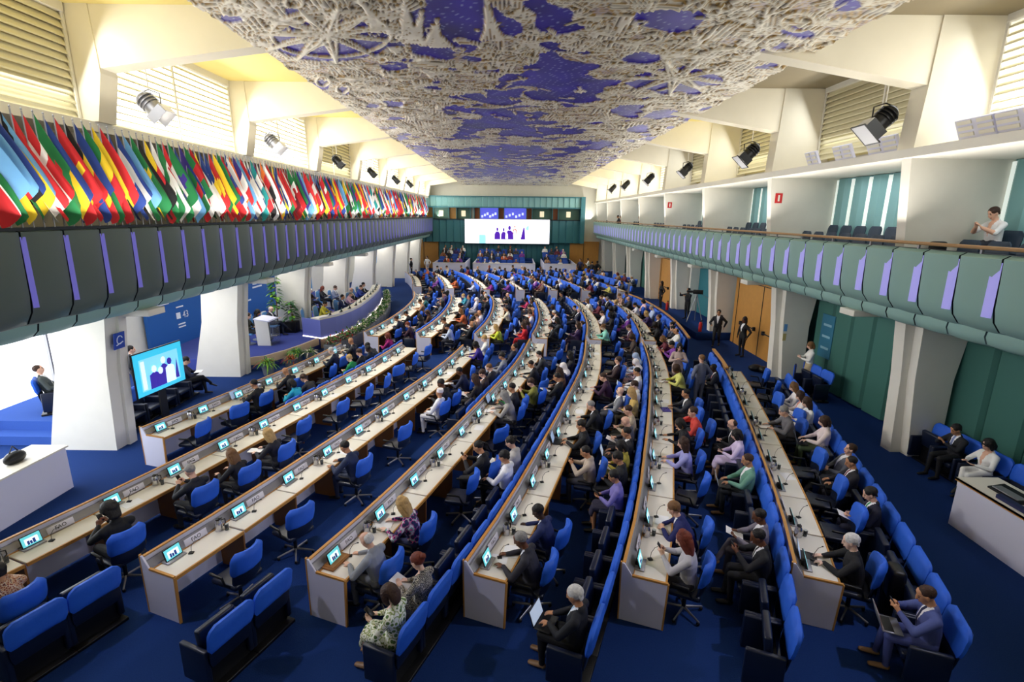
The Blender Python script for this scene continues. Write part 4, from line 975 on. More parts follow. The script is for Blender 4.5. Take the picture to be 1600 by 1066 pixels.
# hair meshes in head space (origin between the temples, +Y the face)
HM = {}
def hair_mesh(st):
    if st in HM: return HM[st]
    b = MB(); m = M_dark; rr = random.Random(3)
    def cap(cz, cy, r, nu=20, nv=12, wob=0.): 
        V = []; F = []
        for j in range(nv + 1):
            t = PI * j / nv
            for i in range(nu):
                a = 2 * PI * i / nu; k = 1 + wob * math.sin(5 * a + j) * math.sin(3 * t + i) + wob * .5 * rr.uniform(-1, 1)
                V.append((r[0] * k * math.sin(t) * math.cos(a), cy + r[1] * k * math.sin(t) * math.sin(a), cz + r[2] * k * math.cos(t)))
        for j in range(nv):
            for i in range(nu): F.append((j * nu + i, j * nu + (i + 1) % nu, (j + 1) * nu + (i + 1) % nu, (j + 1) * nu + i))
        b.add(V, F, m, True)
    if st == 'short': cap(.042, -.026, (.084, .104, .090), wob=.012); b.loft([(0, -.085, .03), (0, -.082, -.045)], [(.068, .028), (.05, .016)], m, 12)
    elif st == 'crop': cap(.040, -.027, (.0775, .098, .086), wob=.02)
    elif st == 'ring':
        b.loft([(0, -.060, -.01), (0, -.058, .035)], [(.080, .052), (.078, .050)], m, 18)
    elif st == 'long':
        cap(.036, -.026, (.090, .108, .098), wob=.02)
        b.loft([(0, -.030, .09), (0, -.055, .02), (0, -.066, -.06), (0, -.058, -.14), (0, -.038, -.22), (0, -.020, -.28)], [(.070, .066), (.086, .068), (.092, .052), (.090, .038), (.078, .028), (.045, .014)], m, 14)
        for s in (-1, 1): b.loft([(s * .070, -.01, .05), (s * .084, .0, -.03), (s * .085, -.02, -.14), (s * .08, -.02, -.20)], [(.02, .045), (.02, .045), (.022, .045), (.012, .03)], m, 10)
    elif st == 'bob':
        cap(.032, -.024, (.096, .110, .098), wob=.03)
        b.loft([(0, -.07, .05), (0, -.088, -.04), (0, -.08, -.11)], [(.085, .045), (.096, .05), (.075, .035)], m, 14)
        for s in (-1, 1): b.loft([(s * .074, .0, .05), (s * .090, .0, -.03), (s * .084, .0, -.09)], [(.02, .05), (.022, .05), (.012, .035)], m, 10)
    elif st == 'bun': cap(.038, -.026, (.082, .104, .092), wob=.01); b.ell((0, -.128, .06), (.042, .038, .04), m)
    elif st == 'curly': cap(.045, -.025, (.108, .118, .108), wob=.09); b.loft([(0, -.07, .03), (0, -.08, -.10)], [(.10, .05), (.08, .04)], m, 12)
    elif st == 'cap': b.lathe((0, -.02, .03), [(.085, 0), (.088, .035), (.078, .085), (.01, .09)], m, 18)
    elif st == 'veil':
        cap(.024, -.022, (.096, .112, .108), wob=.01)
        b.loft([(0, -.04, -.02), (0, -.035, -.10), (0, -.03, -.17), (0, -.03, -.22)], [(.088, .085), (.075, .075), (.14, .10), (.18, .11)], m, 18)
    HM[st] = b.mesh('hair'); return HM[st]
ncount = 0
SUITS = ['1b1d26', '14161d', '20283e', '2c3038', '30343c', '1a2238', '3a3c42', '232019']
def person(loc, rz, pose, fem, hs, hc, sk, top, bot, shirt=None, tie=None, label='', shoes='120f0f', bare=False, shorts=False, hi=None, group=None, scale=1., name='person'):
    """top / bot: hex colour or ready material; shirt None -> no collar opening"""
    global ncount
    if hi is None: hi = math.hypot(loc[0], loc[1]) < 13.5
    me, Hd, T = person_mesh(pose, fem, hi)
    o = put(name, me, None, label, 'person', group, loc=loc, rz=rz); o.scale = (scale,) * 3
    cm = lambda c, r=.75: c if not isinstance(c, str) else mat('cloth_' + c, c, r, noise=.06, nscale=9, bump=.15)
    s_ = skinm(sk); tm = cm(top); bmn = cm(bot)
    sl = [s_, tm, bmn, cm(shoes, .4), cm(shirt) if shirt and shirt != 'skin' else (s_ if shirt == 'skin' else tm), cm(tie) if tie else (cm(shirt) if shirt and shirt != 'skin' else (s_ if shirt == 'skin' else tm)), M_dark, M_lips, s_ if shorts else tm, s_ if bare else bmn]
    for k, m in enumerate(sl): o.material_slots[k].link = 'OBJECT'; o.material_slots[k].material = m
    if hs != 'bald':
        hm = hair_mesh(hs); h = put('headscarf' if hs == 'veil' else ('cap' if hs == 'cap' else 'hair'), hm, o); h.matrix_local = Hd
        h.material_slots[0].link = 'OBJECT'; h.material_slots[0].material = mat('hair_' + HAIRC.get(hc, hc), HAIRC.get(hc, hc), .6 if hs != 'veil' else .8, noise=.38 if hs != 'veil' else .1, nscale=38, bump=.6)
    ncount += 1
    return o, Matrix.Translation(loc) @ Matrix.Rotation(rz, 4, 'Z') @ Matrix.Scale(scale, 4)
def held(parts, name, M, x, y, z, rz, label, cat, group=None, tilt=0):
    r = inst(parts, name, (0, 0, 0), 0, label, cat, group)
    r.matrix_world = M @ Matrix.Translation((x, y, z)) @ Matrix.Rotation(rz, 4, 'Z') @ Matrix.Rotation(tilt, 4, 'X'); return r
# ---------------------------------------------------------------- the crowd (photo position of each head decides the seat)
PAT = {
 'plaid': lambda: fabric_pattern('red_cream_patterned_cloth', ['7a2c26', 'd8b48a', '7a2c26', 'e8d8c0', '5a1c1c'], 34),
 'floral': lambda: fabric_pattern('navy_floral_cloth', ['1c2450', '1c2450', 'd04a96', '6fb0a0', 'e8d8e8'], 16),
 'leaf': lambda: fabric_pattern('white_green_leaf_cloth', ['5a7a3c', 'e8ead8', 'e8ead8', '8a9c50', 'f0f0e8'], 15),
 'dots': lambda: fabric_pattern('black_cream_dotted_cloth', ['14161c', 'c8c0b0', '14161c', '20242e', 'c8c0b0'], 40),
 'rose': lambda: fabric_pattern('pink_white_patterned_cloth', ['e8d8d8', 'c88a94', 'e8dcdc', 'e0c8cc', 'b8707c'], 22),
 'bluewhite': lambda: fabric_pattern('blue_white_patterned_cloth', ['4a6cb0', 'e8ecf4', 'e8ecf4', '6c8ac8', 'e8ecf4'], 20),
 'orangered': lambda: fabric_pattern('orange_red_patterned_cloth', ['a8481c', 'c8342c', 'd89858', '7a2c18', 'e0b070'], 18),
}
T_ = """
404 595 type m crop k M 181a20 181a20 e8e8ec - dark-haired man in black suit typing on a laptop in the first row
454 574 write m bald k M 1a1c26 1a1c26 - - bald man in black jacket leaning over the first row desk
523 544 write m crop w P 1e2740 1e2740 e8e8ec - white-haired man in navy suit writing at the first row desk
550 531 type m bald k M 30323a 30323a e8e8ec - bald man in dark grey suit near the far end of the first row
70 853 chin m short k M plaid 3a3c44 - - person in red and cream patterned shirt sitting nearest on the second row
216 778 phone m curly k B 15161a 15161a - - dark-haired person in black slumped at the second row desk
326 720 phone m crop g L 20222a 20222a - - balding man in dark suit looking at a phone, second row
404 692 write f long l L 1c1c22 1c1c22 - - woman with long light brown hair in black at second row laptop
463 663 write f long y P 22222a 22222a - - woman with straw blond hair bowed over the second row desk
500 596 lean_on f bob k M 1f9fc0 1b1b20 - - woman in bright turquoise jacket with dark bobbed hair
522 581 stoop m short b L 23242c 23242c e8e8ec - brown-haired man in dark suit turned sideways behind turquoise jacket woman
571 556 lap f short y P 1d8c50 b02030 - - blond woman in vivid green jacket seated before the second row
582 547 lap m short b L 1c1d26 1c1d26 e8e8ec - brown-haired man in dark suit next to green jacket woman
595 542 lap m crop k D 1c2230 1c2230 - - dark-skinned man in dark suit beyond the green jacket woman
603 533 stoop m crop k D 222630 222630 - - bald dark-skinned man hunched forward at far end before second row
562 686 write m crop k M 25304e 25304e e8e8ec - man in slate blue jacket writing at the third row desk
688 605 listen m cap x M e6e6ee e6e6ee - - man in white robe and pale cap at the third row
705 593 write m crop k B 1b1c22 1b1c22 - - dark-haired man in black beyond the white robed man
731 572 write m crop k B 1e2440 1e2440 - - man in dark navy shirt at far part of third row
752 535 write f curly k B 3a2a8c 2a2a50 - - woman in purple dress with curly hair at end of third row
708 536 laptop f short y P ecebe8 14141a - - short-haired blond person in white shirt by the aisle before third row
566 850 write m ring w L 8f949c 6c7078 c8ccd4 - balding white-haired man in pale grey suit reading papers, fourth row
656 772 write f long y P floral 1c2450 skin - blond woman in navy floral dress at the fourth row desk
760 688 phone m crop k M 1c1c22 1c1c22 e8e8ec - man in black suit holding a phone, fourth row
802 614 write f long g P a09c98 4a4a50 - - woman with long grey hair at the fourth row desk
788 622 type m crop k M 20222c 20222c - - man in black suit beside green folder, fourth row
836 591 phone f short b L 7c7c34 2a2a20 - - person in olive jacket farther along the fourth row
830 563 write m crop k M 1c1c22 1c1c22 e8e8ec - man in black suit past the olive jacket person, fourth row
632 938 skirt_lap f bob b P leaf leaf skin - woman in white leaf-print dress with phone on nearest bench seat
684 876 skirt_lap f bun r P dots dots skin - woman in black and cream dotted dress with hair tied in bun
753 597 lap f long b L 2a2422 201c1c - - woman with long auburn hair in dark brown before fourth row
770 582 lap m short b L 3a2c2a 2a2422 e8e8ec - brown-haired man in dark brown jacket before fourth row
781 574 lap m crop l L 2a2a30 2a2a30 e8e8ec - fair-haired man in charcoal jacket before fourth row
789 553 laptop f short k M 888c98 30303c - - dark-haired person in grey top before the fourth row
796 542 recline m crop k M 20263a 20263a - - man in navy jacket at far end of benches before fourth row
806 714 laptop m short k M eaeaf0 16161c - - man in white shirt and black trousers with laptop on fifth row bench
819 700 lap f bun k L b8b4b0 3a3a44 - - dark-haired woman in pale patterned top beside white shirted man
889 596 cross_read m crop k M 17181c 17181c e8e8ec 1b1b20 man in black suit and tie reading on bench, fifth row
895 588 lap f long b L 6a4a34 4a3424 - - woman with long brown hair in tan top on fifth row bench
901 570 lap f veil x M 1c2448 1c2448 - - woman in cream headscarf and navy dress on fifth row bench
898 554 cross_read f long k M 28242a 28242a - - woman with long black hair at upper fifth row bench
907 512 skirt_cross f long b P 3a2450 2a1c3c skin - long-haired woman in purple jacket at near end of middle fifth row
822 843 write m crop g B 2c2b34 2c2b34 e8e8ec - bespectacled balding man in charcoal suit writing at fifth row near end
850 780 write m crop k D 1e2a5a 1e2a5a e8e8ec - dark-skinned man in navy suit at second desk of fifth row
922 691 phone m crop k M b8a898 30303a - - man in beige jacket holding a phone, fifth row
915 657 type m short k M 17171b 17171b - - black-haired person in black jacket at fifth row desk
935 625 write m crop g L 1a1b20 1a1b20 e8e8ec - grey-haired man in black suit leaning on fifth row desk
964 601 listen m bald w P 7a7c84 4a4c54 e8e8ec - bald elderly man in grey suit leaning back, fifth row
952 583 write m crop b L 3a1c3c 2a2030 - - man in plum suit resting arms on the fifth row desk
961 559 listen m short b L 3c2c30 2c2228 e8e8ec - brown-haired man in dark striped suit at fifth row far part
944 921 laptop m short w M 15171f 121215 e8ecf4 9cc0dc silver-haired man in black suit with open laptop on bench
990 754 skirt_lap f short k M 7a72b8 2a2840 - - dark-haired woman in lilac jacket with notebook on sixth row bench
1001 725 lap m short k M 1a1a1e 1a1a1e - - dark-haired man in black bending over, sixth row bench
1008 704 lap f bob k L a89a3c 6c6430 - - person in mustard top on sixth row bench
1001 680 laptop m crop k M 1b1b22 1b1b22 e8e8ec - man in black suit with laptop on sixth row bench
1011 651 lap m bald k L 4a4a54 2a2a32 e8e8ec 7a2030 bald man in grey suit on sixth row bench
1014 636 lap m crop b L b0a088 3a3a30 - - brown-haired man in tan shirt on sixth row bench
1015 622 lap f long y P c8a860 3a3424 - - blond woman in golden top on sixth row bench
1012 607 cross_read f short b P ecebe8 22222c - - person with glasses and white shirt reading on sixth row bench
1012 584 laptop m crop k M ecebf0 20202a - - man in white shirt with laptop on sixth row bench
1008 567 lap f veil x M rose rose - - woman in pink patterned dress and pale headscarf, sixth row bench
1003 554 lap f veil u M bluewhite bluewhite - - woman in blue and white headscarf and dress, sixth row bench
1061 849 phone f long r P b8b6bc 2a2a34 - - woman with long auburn hair in pale grey jacket, sixth row
1074 777 lean_on m short l L 1f2560 1f2560 e8e8ec - fair-haired man in navy suit leaning on sixth row desk
1072 683 type f long b L a0a0dc 2a2a40 - - woman with long brown hair in lilac shirt, sixth row
1073 651 write f bob k M 1a1a1e 1a1a1e - - dark-haired woman in black top at the sixth row desk
1091 636 chin f short b L d0453c 2a2a34 - - woman in coral red top at the sixth row
1075 607 type m crop k M 30323a 30323a e8e8ec - man in charcoal suit using phone at sixth row desk
1065 572 write f curly b B d8d878 3a3a44 - - curly-haired woman in pale yellow top, sixth row
1203 838 phone m crop k B 15151a 15151a ecebf0 17171c man in black suit and white shirt on seventh row bench
1189 796 cross_read m crop k B 7a7480 5a5560 e8e8ec - man in taupe grey suit reading papers on seventh row bench
1191 723 laptop m crop b M 6a9c88 22262c e8e8ec - man in sage green jacket with laptop, seventh row bench
1167 681 skirt_lap f bob k P d8c8e8 d8c8e8 - - dark-haired woman in pale sleeveless dress on seventh row bench
1165 659 lap m ring b L 1e1e24 1e1e24 e8e8ec - balding man in black suit behind pale dress woman
1124 574 lap m crop k D 1c1e2c 1c1e2c e8e8ec c8342c dark-skinned man in navy suit at far end of seventh row bench
1312 841 type m short w P 16161a 16161a - - white-haired man in black coat typing at seventh row near end
1232 636 write m short g L 6c6a70 4a4a52 - - grey-haired man in grey suit at the seventh row desk
1523 935 phone m crop b M 4a5690 454f88 ecebf0 23284a short-haired man in slate blue suit with laptop, nearest right bench
1406 766 lap m short k L 1b1c30 1b1c30 ecebf0 3c9c6c bespectacled man in navy suit and green tie on eighth row bench
1363 726 laptop m crop k M 24222a 24222a ecebf0 6a2030 bearded man in black suit and maroon tie on eighth row bench
1357 694 recline m short b L 5c606c 4a4e58 e8e8ec - brown-haired man in grey suit leaning back, eighth row bench
1320 664 laptop f bob b P ecdcdc 4a5a40 - - bespectacled woman in white blouse with laptop, eighth row bench
1296 635 skirt_lap f long b P f0f0f0 e8e4e0 - - woman in white jacket with long brown hair, eighth row bench
1280 625 skirt_lap f long b P e8e0e0 e0d8d8 skin b8322c woman in white over red top, eighth row bench
1267 612 lap f long l P f0ecec c8c0b8 - - fair-haired woman in white at far end of eighth row bench
675 451 type m crop k M 1e2230 1e2230 - - -
662 470 write f short b M b08868 4a3a30 - - -
641 487 write m short k M 15151a 15151a - - -
629 505 write f short r L 3a2030 2a1c28 - - -
659 514 chin f bob r P a0186c 1c1c24 - - -
695 466 cross_read m short g L 1c1c22 1c1c22 e8e8ec - -
689 486 lap f bob b L 5a3c28 3a2c20 - - -
680 500 lap m short b M 4a3424 2a2420 - - -
704 509 write f short k M c8d4ec 1c1c2a - - -
727 486 write f long l P c8683c 3a2c28 - - -
721 476 type f bun k B 2a2024 2a2024 - - -
731 460 lean_on f short y P 3c9cb4 2a3a44 - - -
744 469 listen f veil x M b4b4c4 a0a0b4 - - -
740 499 cross_read m crop k B 17171b 17171b - - -
755 491 lap f short l P e8b8a0 4a3a34 - - -
760 467 lap m short k M 1d1d28 1d1d28 - - -
789 481 type m crop k M ded8c4 2a2a2a - - -
779 511 write f long y P c8d43c 3a3a2a - - -
764 442 write f bob k M 8c2c90 2a1c34 - - -
714 441 type m crop b L c4cce8 2a3048 - - -
726 450 lap f short b M 8c5c44 3a2a24 - - -
782 452 type m short k D 1f1f26 1f1f26 - - -
790 466 write m crop b L 2a2438 2a2438 e8e8ec - -
794 446 type f short k B 7c3c9c 2a2040 - - -
810 441 listen m crop k B 1a1a20 1a1a20 - - -
687 416 lap f short b L d8c8b8 3a3a44 - - -
709 424 type m crop k M 17181d 17181d e8e8ec - -
715 417 lap m crop k M 1b1d30 1b1d30 - - -
732 419 lap f bob k M 7a3040 2a2028 - - -
740 427 type m short k D 202028 202028 - - -
764 417 listen f long r L 5a3430 2a2424 - - -
786 420 lap m crop k B 1d1d26 1d1d26 - - -
804 417 lap m short k M 17171c 17171c - - -
650 422 write m crop g L 1c2030 1c2030 e8e8ec - -
821 465 write f bob k M c03868 2a1c2c - - -
830 477 lap f short k L ecebe8 2a2a34 - - -
833 486 lap f curly b B orangered orangered - - -
829 507 skirt_lap f long b M c8202c c8202c - - -
828 497 lap f short k B orangered orangered - - -
874 491 type m crop k L 1c2438 1c2438 e8e8ec - -
864 506 write m short k L 1a1c24 1a1c24 e8e8ec - -
897 481 recline m short g L 2c3040 2c3040 e8e8ec - -
849 446 listen m crop l L 6a4c3c 3a3030 - - -
867 454 type m crop k M 1c1e28 1c1e28 - - -
840 442 listen f bob k M 6a2838 2a2028 - - -
861 441 type m crop k D 22242c 22242c e8e8ec - -
885 442 write f veil x M ecebf0 e0e0e8 - - -
900 449 stoop m crop k D 15161b 15161b - - -
917 444 write f short k B 6a2438 2a2028 - - -
951 446 write f short b P d0c870 3a3a2a - - -
925 460 type m short k M 202434 202434 - - -
941 462 write m crop b L 3a2c60 2a2440 - - -
914 467 lean_on f long l P ecebe8 c8c0b8 - - -
941 487 lap m short b L e4e0e4 2a2a38 - - -
945 509 write f short l P 8cd4c4 3a4a48 - - -
955 491 lap f long k B 201c20 201c20 - - -
964 494 lap m curly k D 1b1b1f 1b1b1f - - -
985 510 lap m short b L 4a2440 2a2030 e8e8ec - -
994 519 lap f curly b M 4a3c34 2a2624 - - -
985 474 write f short k M e0dce4 3a3a48 - - -
961 461 lean_on f short l P b08c80 4a3c3c - - -
972 466 type m bald g L 2a2c34 2a2c34 - - -
831 429 type f short r L 5a2c30 2a2024 - - -
850 424 listen f long b L 2a2428 2a2428 - - -
869 420 type m crop k B 191a20 191a20 - - -
880 421 lap m crop k D 17181e 17181e - - -
899 426 type m short b L 222430 222430 - - -
917 425 write f bob y P b0a480 3a3a34 - - -
964 421 lap m crop k M 4a5468 2a3040 - - -
1007 471 lap f bob k M e8c4d0 2a2a38 - - -
1020 480 lap m short g L b4c4e8 3a4058 - - -
1025 483 lap m short k M 1b1b20 1b1b20 - - -
1065 509 laptop f bun k L a8a4b4 3a3a48 - - -
1015 506 write m curly k D 1a1a1e 1a1a1e - - -
"""
persons = []
for ln in T_.strip().split('\n'):
    w = ln.split(' ')
    u, v, pose, sx, hs, hc, sk, top, bot, sh = w[:10]; tie = w[10] if (len(w[10]) == 6 and all(c in '0123456789abcdef' for c in w[10]) and len(w) > 11) else '-'
    lab = ' '.join(w[10:] if tie == '-' else w[11:])
    persons.append(dict(u=float(u), v=float(v), pose=pose, fem=sx == 'f', hs=hs, hc=hc, sk=sk, top=PAT[top]() if top in PAT else top, bot=PAT[bot]() if bot in PAT else bot,
                        sh=None if sh == '-' else sh, tie=None if tie == '-' else tie, lab=lab.strip(' -'), topn=top))
def rowoff(X, Y):
    best = None
    for i in range(1, 9):
        o = X - XI[i] - gcurve(Y)
        for k, t in (('D', 1.0), ('B', -.40)):
            if best is None or abs(o - t) < best[0]: best = (abs(o - t), k, i, o)
    return best
def blk_of(y): return 'front' if y < 20.2 else ('middle' if y < 33.6 else 'rear')
deskp = []      # people at desks
for p in persons:
    X, Y = at(p['u'], p['v'], 1.24); e, k, i, o = rowoff(X, Y)
    if (p['u'], p['v']) in ((404, 692), (463, 663)): k, i, o = 'D', 2, 1.5
    b_ = blk_of(Y)
    rng_ = BLK.get(b_, {}).get(i)
    if k == 'D' and (rng_ is None or not (rng_[0] - .2 < Y < rng_[1] + .3)): k = 'B'
    if k == 'B':
        c = [q for q in BENCH if q[7] is None]
        q = min(c, key=lambda q: (q[4] - X - .0) ** 2 + (q[5] - Y) ** 2)
        if math.hypot(q[4] - X, q[5] - Y) > 1.3 and rng_ is not None and rng_[0] < Y < rng_[1]: k = 'D'
        elif math.hypot(q[4] - X, q[5] - Y) > 2.6: continue
        else: q[7] = p; p['slot'] = q; continue
    while any(r_['i'] == i and abs(r_['Y'] - Y) < .60 for r_ in deskp): Y += .2
    o = min(max(o, .88), 1.45)
    if rng_: Y = max(Y, rng_[0] + .42)
    p.update(i=i, Y=Y, off=o, blk=b_); deskp.append(p)
# extra far people so that the rear rows fill as in the photo
rr = random.Random(11)
tops = ['1b1d26', '14161d', '20283e', '2c3038', '1a2238', '6a2838', 'ecebe8', '3a2c60', '7c3c9c', '4a5468', 'b08868', '3a3c43', 'c8683c', '2f6a70', '8c5c44', 'd8d4e0', '1c1c22', '17181d', '22242c']
def randp(bench):
    f = rr.random() < .42; t = rr.choice(tops)
    return dict(pose=rr.choice(['lap', 'cross_read', 'listen', 'recline', 'laptop'] if bench else ['write', 'type', 'phone', 'listen', 'lean_on']), fem=f, hs=rr.choice(['long', 'bob', 'bun', 'short', 'curly', 'long']) if f else rr.choice(['short', 'crop', 'crop', 'ring', 'bald']),
                hc=rr.choice('kkkbblgyr') if f else rr.choice('kkkbbgw'), sk=rr.choice('LLPMMBD'), top=t, bot=rr.choice(['1c1c22', '22242c', '2a3040', '3a3a44']) if rr.random() < .5 else t, sh='e8e8ec' if (not f and rr.random() < .6) else None, tie=None, lab='', topn=t)
for q in BENCH:
    if q[7] is None and ((q[0] == 'rear' and rr.random() < .20) or (q[0] == 'middle' and 3 <= q[1] <= 6 and rr.random() < .30) or (q[0] == 'middle' and q[1] in (2, 7) and rr.random() < .22) or (q[0] == 'front' and 4 <= q[1] <= 6 and q[3] > 15 and rr.random() < .15)):
        q[7] = randp(True)
for (blk, i, k, y, x, yy, rz) in SEATS:
    pr = .34 if blk == 'rear' else (.45 if blk == 'middle' else (.25 if (4 <= i <= 6 and y > 15) else 0))
    if rr.random() < pr and not any(p_['i'] == i and abs(p_['Y'] - y) < .8 for p_ in deskp):
        p = randp(False); p.update(i=i, Y=y + rr.uniform(-.15, .15), off=1.0, blk=blk); deskp.append(p)
# colour words for people whose label comes from their looks and seat
def cname(h):
    if h in PAT: return {'orangered': 'orange patterned', 'rose': 'pink patterned'}.get(h, 'patterned')
    r, g, b_ = [int(h[k:k + 2], 16) for k in (0, 2, 4)]; mx, mn = max(r, g, b_), min(r, g, b_)
    if mx < 60: return 'navy' if b_ > r + 12 else 'black'
    if mx - mn < 22: return 'white' if mx > 200 else ('grey' if mx > 70 else 'charcoal')
    if b_ == mx: return ('purple' if r > g + 10 else ('pale blue' if mx > 170 else 'slate blue'))
    if r == mx:
        if g > .85 * r: return 'yellow'
        if g > .6 * r: return 'beige' if mx > 150 else 'brown'
        return 'brown' if (mx < 150 and g > .5 * r) else ('magenta' if b_ > .5 * r and mx > 110 else ('maroon' if mx < 150 else 'red'))
    return 'green' if g > b_ + 15 else 'teal'
HNM = {'k': 'black', 'b': 'brown', 'l': 'light brown', 'y': 'blond', 'g': 'grey', 'w': 'white', 'r': 'auburn', 'x': 'pale', 'u': 'blue', 'n': 'navy'}
def autolabel(p, where):
    h = {'bald': 'bald', 'ring': 'balding', 'veil': 'headscarfed', 'cap': 'capped'}.get(p['hs'], HNM[p['hc']] + '-haired')
    return '%s %s in %s, %s' % (h, 'woman' if p['fem'] else 'man', cname(p['topn']), where)
GP = 'people seated in the hall'
facts = []
LAPK = [0]
def give_item(p, M, bench):
    k = LAPK[0] = LAPK[0] + 1; lab = ' '.join(p['who'].split(' ')[:8])
    if p['pose'] == 'laptop': held(laptop_parts('c0c2c8' if k % 2 else '2a2a2e', 'b8c8e0'), 'laptop', M, 0, .38, .63, 0, 'open laptop on the lap of the ' + lab, 'laptop')
    elif p['pose'] == 'phone' or (p['topn'] == 'leaf' or (p['pose'] == 'skirt_lap' and bench and k % 2 and p['topn'] != 'dots')):
        if p['pose'] == 'phone': o = put('mobile_phone', PHN, None, 'mobile phone held by the ' + lab, 'phone'); o.matrix_world = M @ Matrix.Translation((0, .405, .985)) @ Matrix.Rotation(math.radians(50), 4, 'X')
        else: o = put('mobile_phone', PHN, None, 'mobile phone in the hands of the ' + lab, 'phone'); o.matrix_world = M @ Matrix.Translation((0, .385, .83)) @ Matrix.Rotation(math.radians(35), 4, 'X')
    elif p['pose'] in ('cross_read', 'skirt_lap', 'skirt_cross') or (p['pose'] == 'lap' and k % 2):
        z = .80 if 'cross' in p['pose'] else .765
        if p['pose'] == 'lap': z = .70
        o = put('notepad', PAP, None, 'white notepad on the lap of the ' + lab, 'notepad'); o.matrix_world = M @ Matrix.Translation((0, .36, z)) @ Matrix.Rotation(math.radians(20), 4, 'X')
    elif p['pose'] == 'type': held(laptop_parts('c0c2c8' if k % 2 else '2a2a2e', '9cb4d8'), 'laptop', M, 0, .60, .752, 0, 'open laptop on the desk of the ' + lab, 'laptop')
    elif p['pose'] == 'write' and k % 2: o = put('paper_sheet', PAP, None, 'white paper on the desk before the ' + lab, 'paper'); o.matrix_world = M @ Matrix.Translation((.02, .56, .752)) @ Matrix.Rotation(.2, 4, 'Z')
used_l = {}
def uniq(s):
    ws = s.split(' ')
    if len(ws) > 16: s = ' '.join(ws[:16])
    return s
for n, p in enumerate(deskp):
    x, yy, rz = rowpt(p['i'], p['Y'], p['off']); nearer = sorted([q['Y'] for q in deskp if q['i'] == p['i'] and q['blk'] == p['blk']])
    k = nearer.index(p['Y']) + 1
    who = p['lab'] or autolabel(p, '%s at a desk of %s row, %s block' % (ORD[min(k, 20)], ORD[p['i']], p['blk']))
    p['who'] = ' '.join(who.split(' ')[:8]) if p['lab'] else '%s person at a desk of %s row, %s block' % (ORD[min(k, 20)], ORD[p['i']], p['blk'])
    a = rz + PI / 2 + rr.uniform(-.12, .12)
    o, M = person((x, yy, 0), a, p['pose'], p['fem'], p['hs'], p['hc'], p['sk'], p['top'], p['bot'], p['sh'], p['tie'], uniq(who), group=GP, scale=rr.uniform(.96, 1.04))
    if yy < 34: give_item(p, M, False)
    p['chair'] = chair((x, yy, 0), a, uniq('blue covered swivel chair under the ' + p['who']), far=yy > 24)
for (blk, i, k, y, x, yy, rz) in SEATS:
    if any(p_['i'] == i and abs(p_['Y'] - y) < .62 for p_ in deskp): continue
    cx, cy, _ = rowpt(i, y + rr.uniform(-.1, .1), 1.0 + rr.uniform(-.12, .15))
    chair((cx, cy, 0), rz + PI / 2 + rr.uniform(-.35, .35), 'empty blue covered swivel chair at desk %s along %s row, %s block' % (ORD[k + 1], ORD[i], blk), far=yy > 24)
for q in BENCH:
    blk, i, k, y, x, yy, rz, p = q
    if q[0] == 'front' and i in (7, 8) and False: continue
    nm = '%s along %s row, %s block' % (ORD[min(k + 1, 40)] if k < 20 else ordw(k + 1), ORD[i], blk)
    bench((x, yy, 0), rz + PI / 2, ('blue backed bench seat in use, ' if p else 'empty blue backed bench seat, ') + nm, p is not None, far=yy > 24)
    if p:
        who = p['lab'] or autolabel(p, 'bench seat %s' % nm)
        p['who'] = ' '.join(who.split(' ')[:8]) if p['lab'] else 'bench person %s' % nm
        hi_top = p['pose']
        bare = 'skirt' in p['pose']; a = rz + PI / 2 + rr.uniform(-.08, .08)
        o, M = person((x, yy, -.01), a, p['pose'], p['fem'], p['hs'], p['hc'], p['sk'], p['top'], p['bot'], p['sh'], p['tie'], uniq(who), group=GP, bare=bare, shoes='120f0f' if k % 3 else '8a6a4a', scale=rr.uniform(.96, 1.03))
        if yy < 34: give_item(p, M, True)
# ---------------------------------------------------------------- raised platform, podium and its people
M_platf = mat('violet_blue_carpet', '3c4a9c', .95, noise=.15, nscale=50, bump=.2); M_pod = mat('periwinkle_lacquer', '7a84d4', .4); M_podwood = mat('pale_wood_band', 'd8c0a4', .5); M_led = mat('warm_led_line', 'fff2e0', .5, em='fff0e0', es=3.)
PF = [(-13.95, 18.35), (-10.0, 18.45), (-9.45, 18.75), (-9.0, 19.7), (-8.76, 20.5), (-8.5, 21.7), (-7.95, 22.7), (-7.72, 24.0), (-7.75, 26.3), (-7.9, 28.5), (-8.15, 30.7), (-8.75, 33.3), (-10.4, 38), (-13.95, 38)]
b = MB(); b.prism(PF, .01, .44, M_platf, axis='Z'); struct('trim_platform', b)
def ribbon(b, pts, z0, z1, t, m):
    for (x0, y0), (x1, y1) in zip(pts, pts[1:]):
        d = Vector((x1 - x0, y1 - y0, 0)).normalized(); n = Vector((d.y, -d.x, 0)) * t; e = d * .01
        b.add([(x0 - e.x, y0 - e.y, z0), (x1 + e.x, y1 + e.y, z0), (x1 + n.x, y1 + n.y, z0), (x0 + n.x, y0 + n.y, z0), (x0 - e.x, y0 - e.y, z1), (x1 + e.x, y1 + e.y, z1), (x1 + n.x, y1 + n.y, z1), (x0 + n.x, y0 + n.y, z1)],
              [(3, 2, 1, 0), (4, 5, 6, 7), (0, 1, 5, 4), (1, 2, 6, 5), (2, 3, 7, 6), (3, 0, 4, 7)], m)
b = MB(); ribbon(b, PF[1:6], .20, .50, .07, M_podwood); ribbon(b, [(-10.9, 18.4), (-10.0, 18.45)], .20, .50, .07, M_podwood); struct('trim_platform_edge', b)
def smooth_pts(P, n):
    P = np.array(P, float); d = np.r_[0, np.cumsum(np.hypot(*np.diff(P, axis=0).T))]; q = np.linspace(0, d[-1], n); return list(zip(np.interp(q, d, P[:, 0]), np.interp(q, d, P[:, 1])))
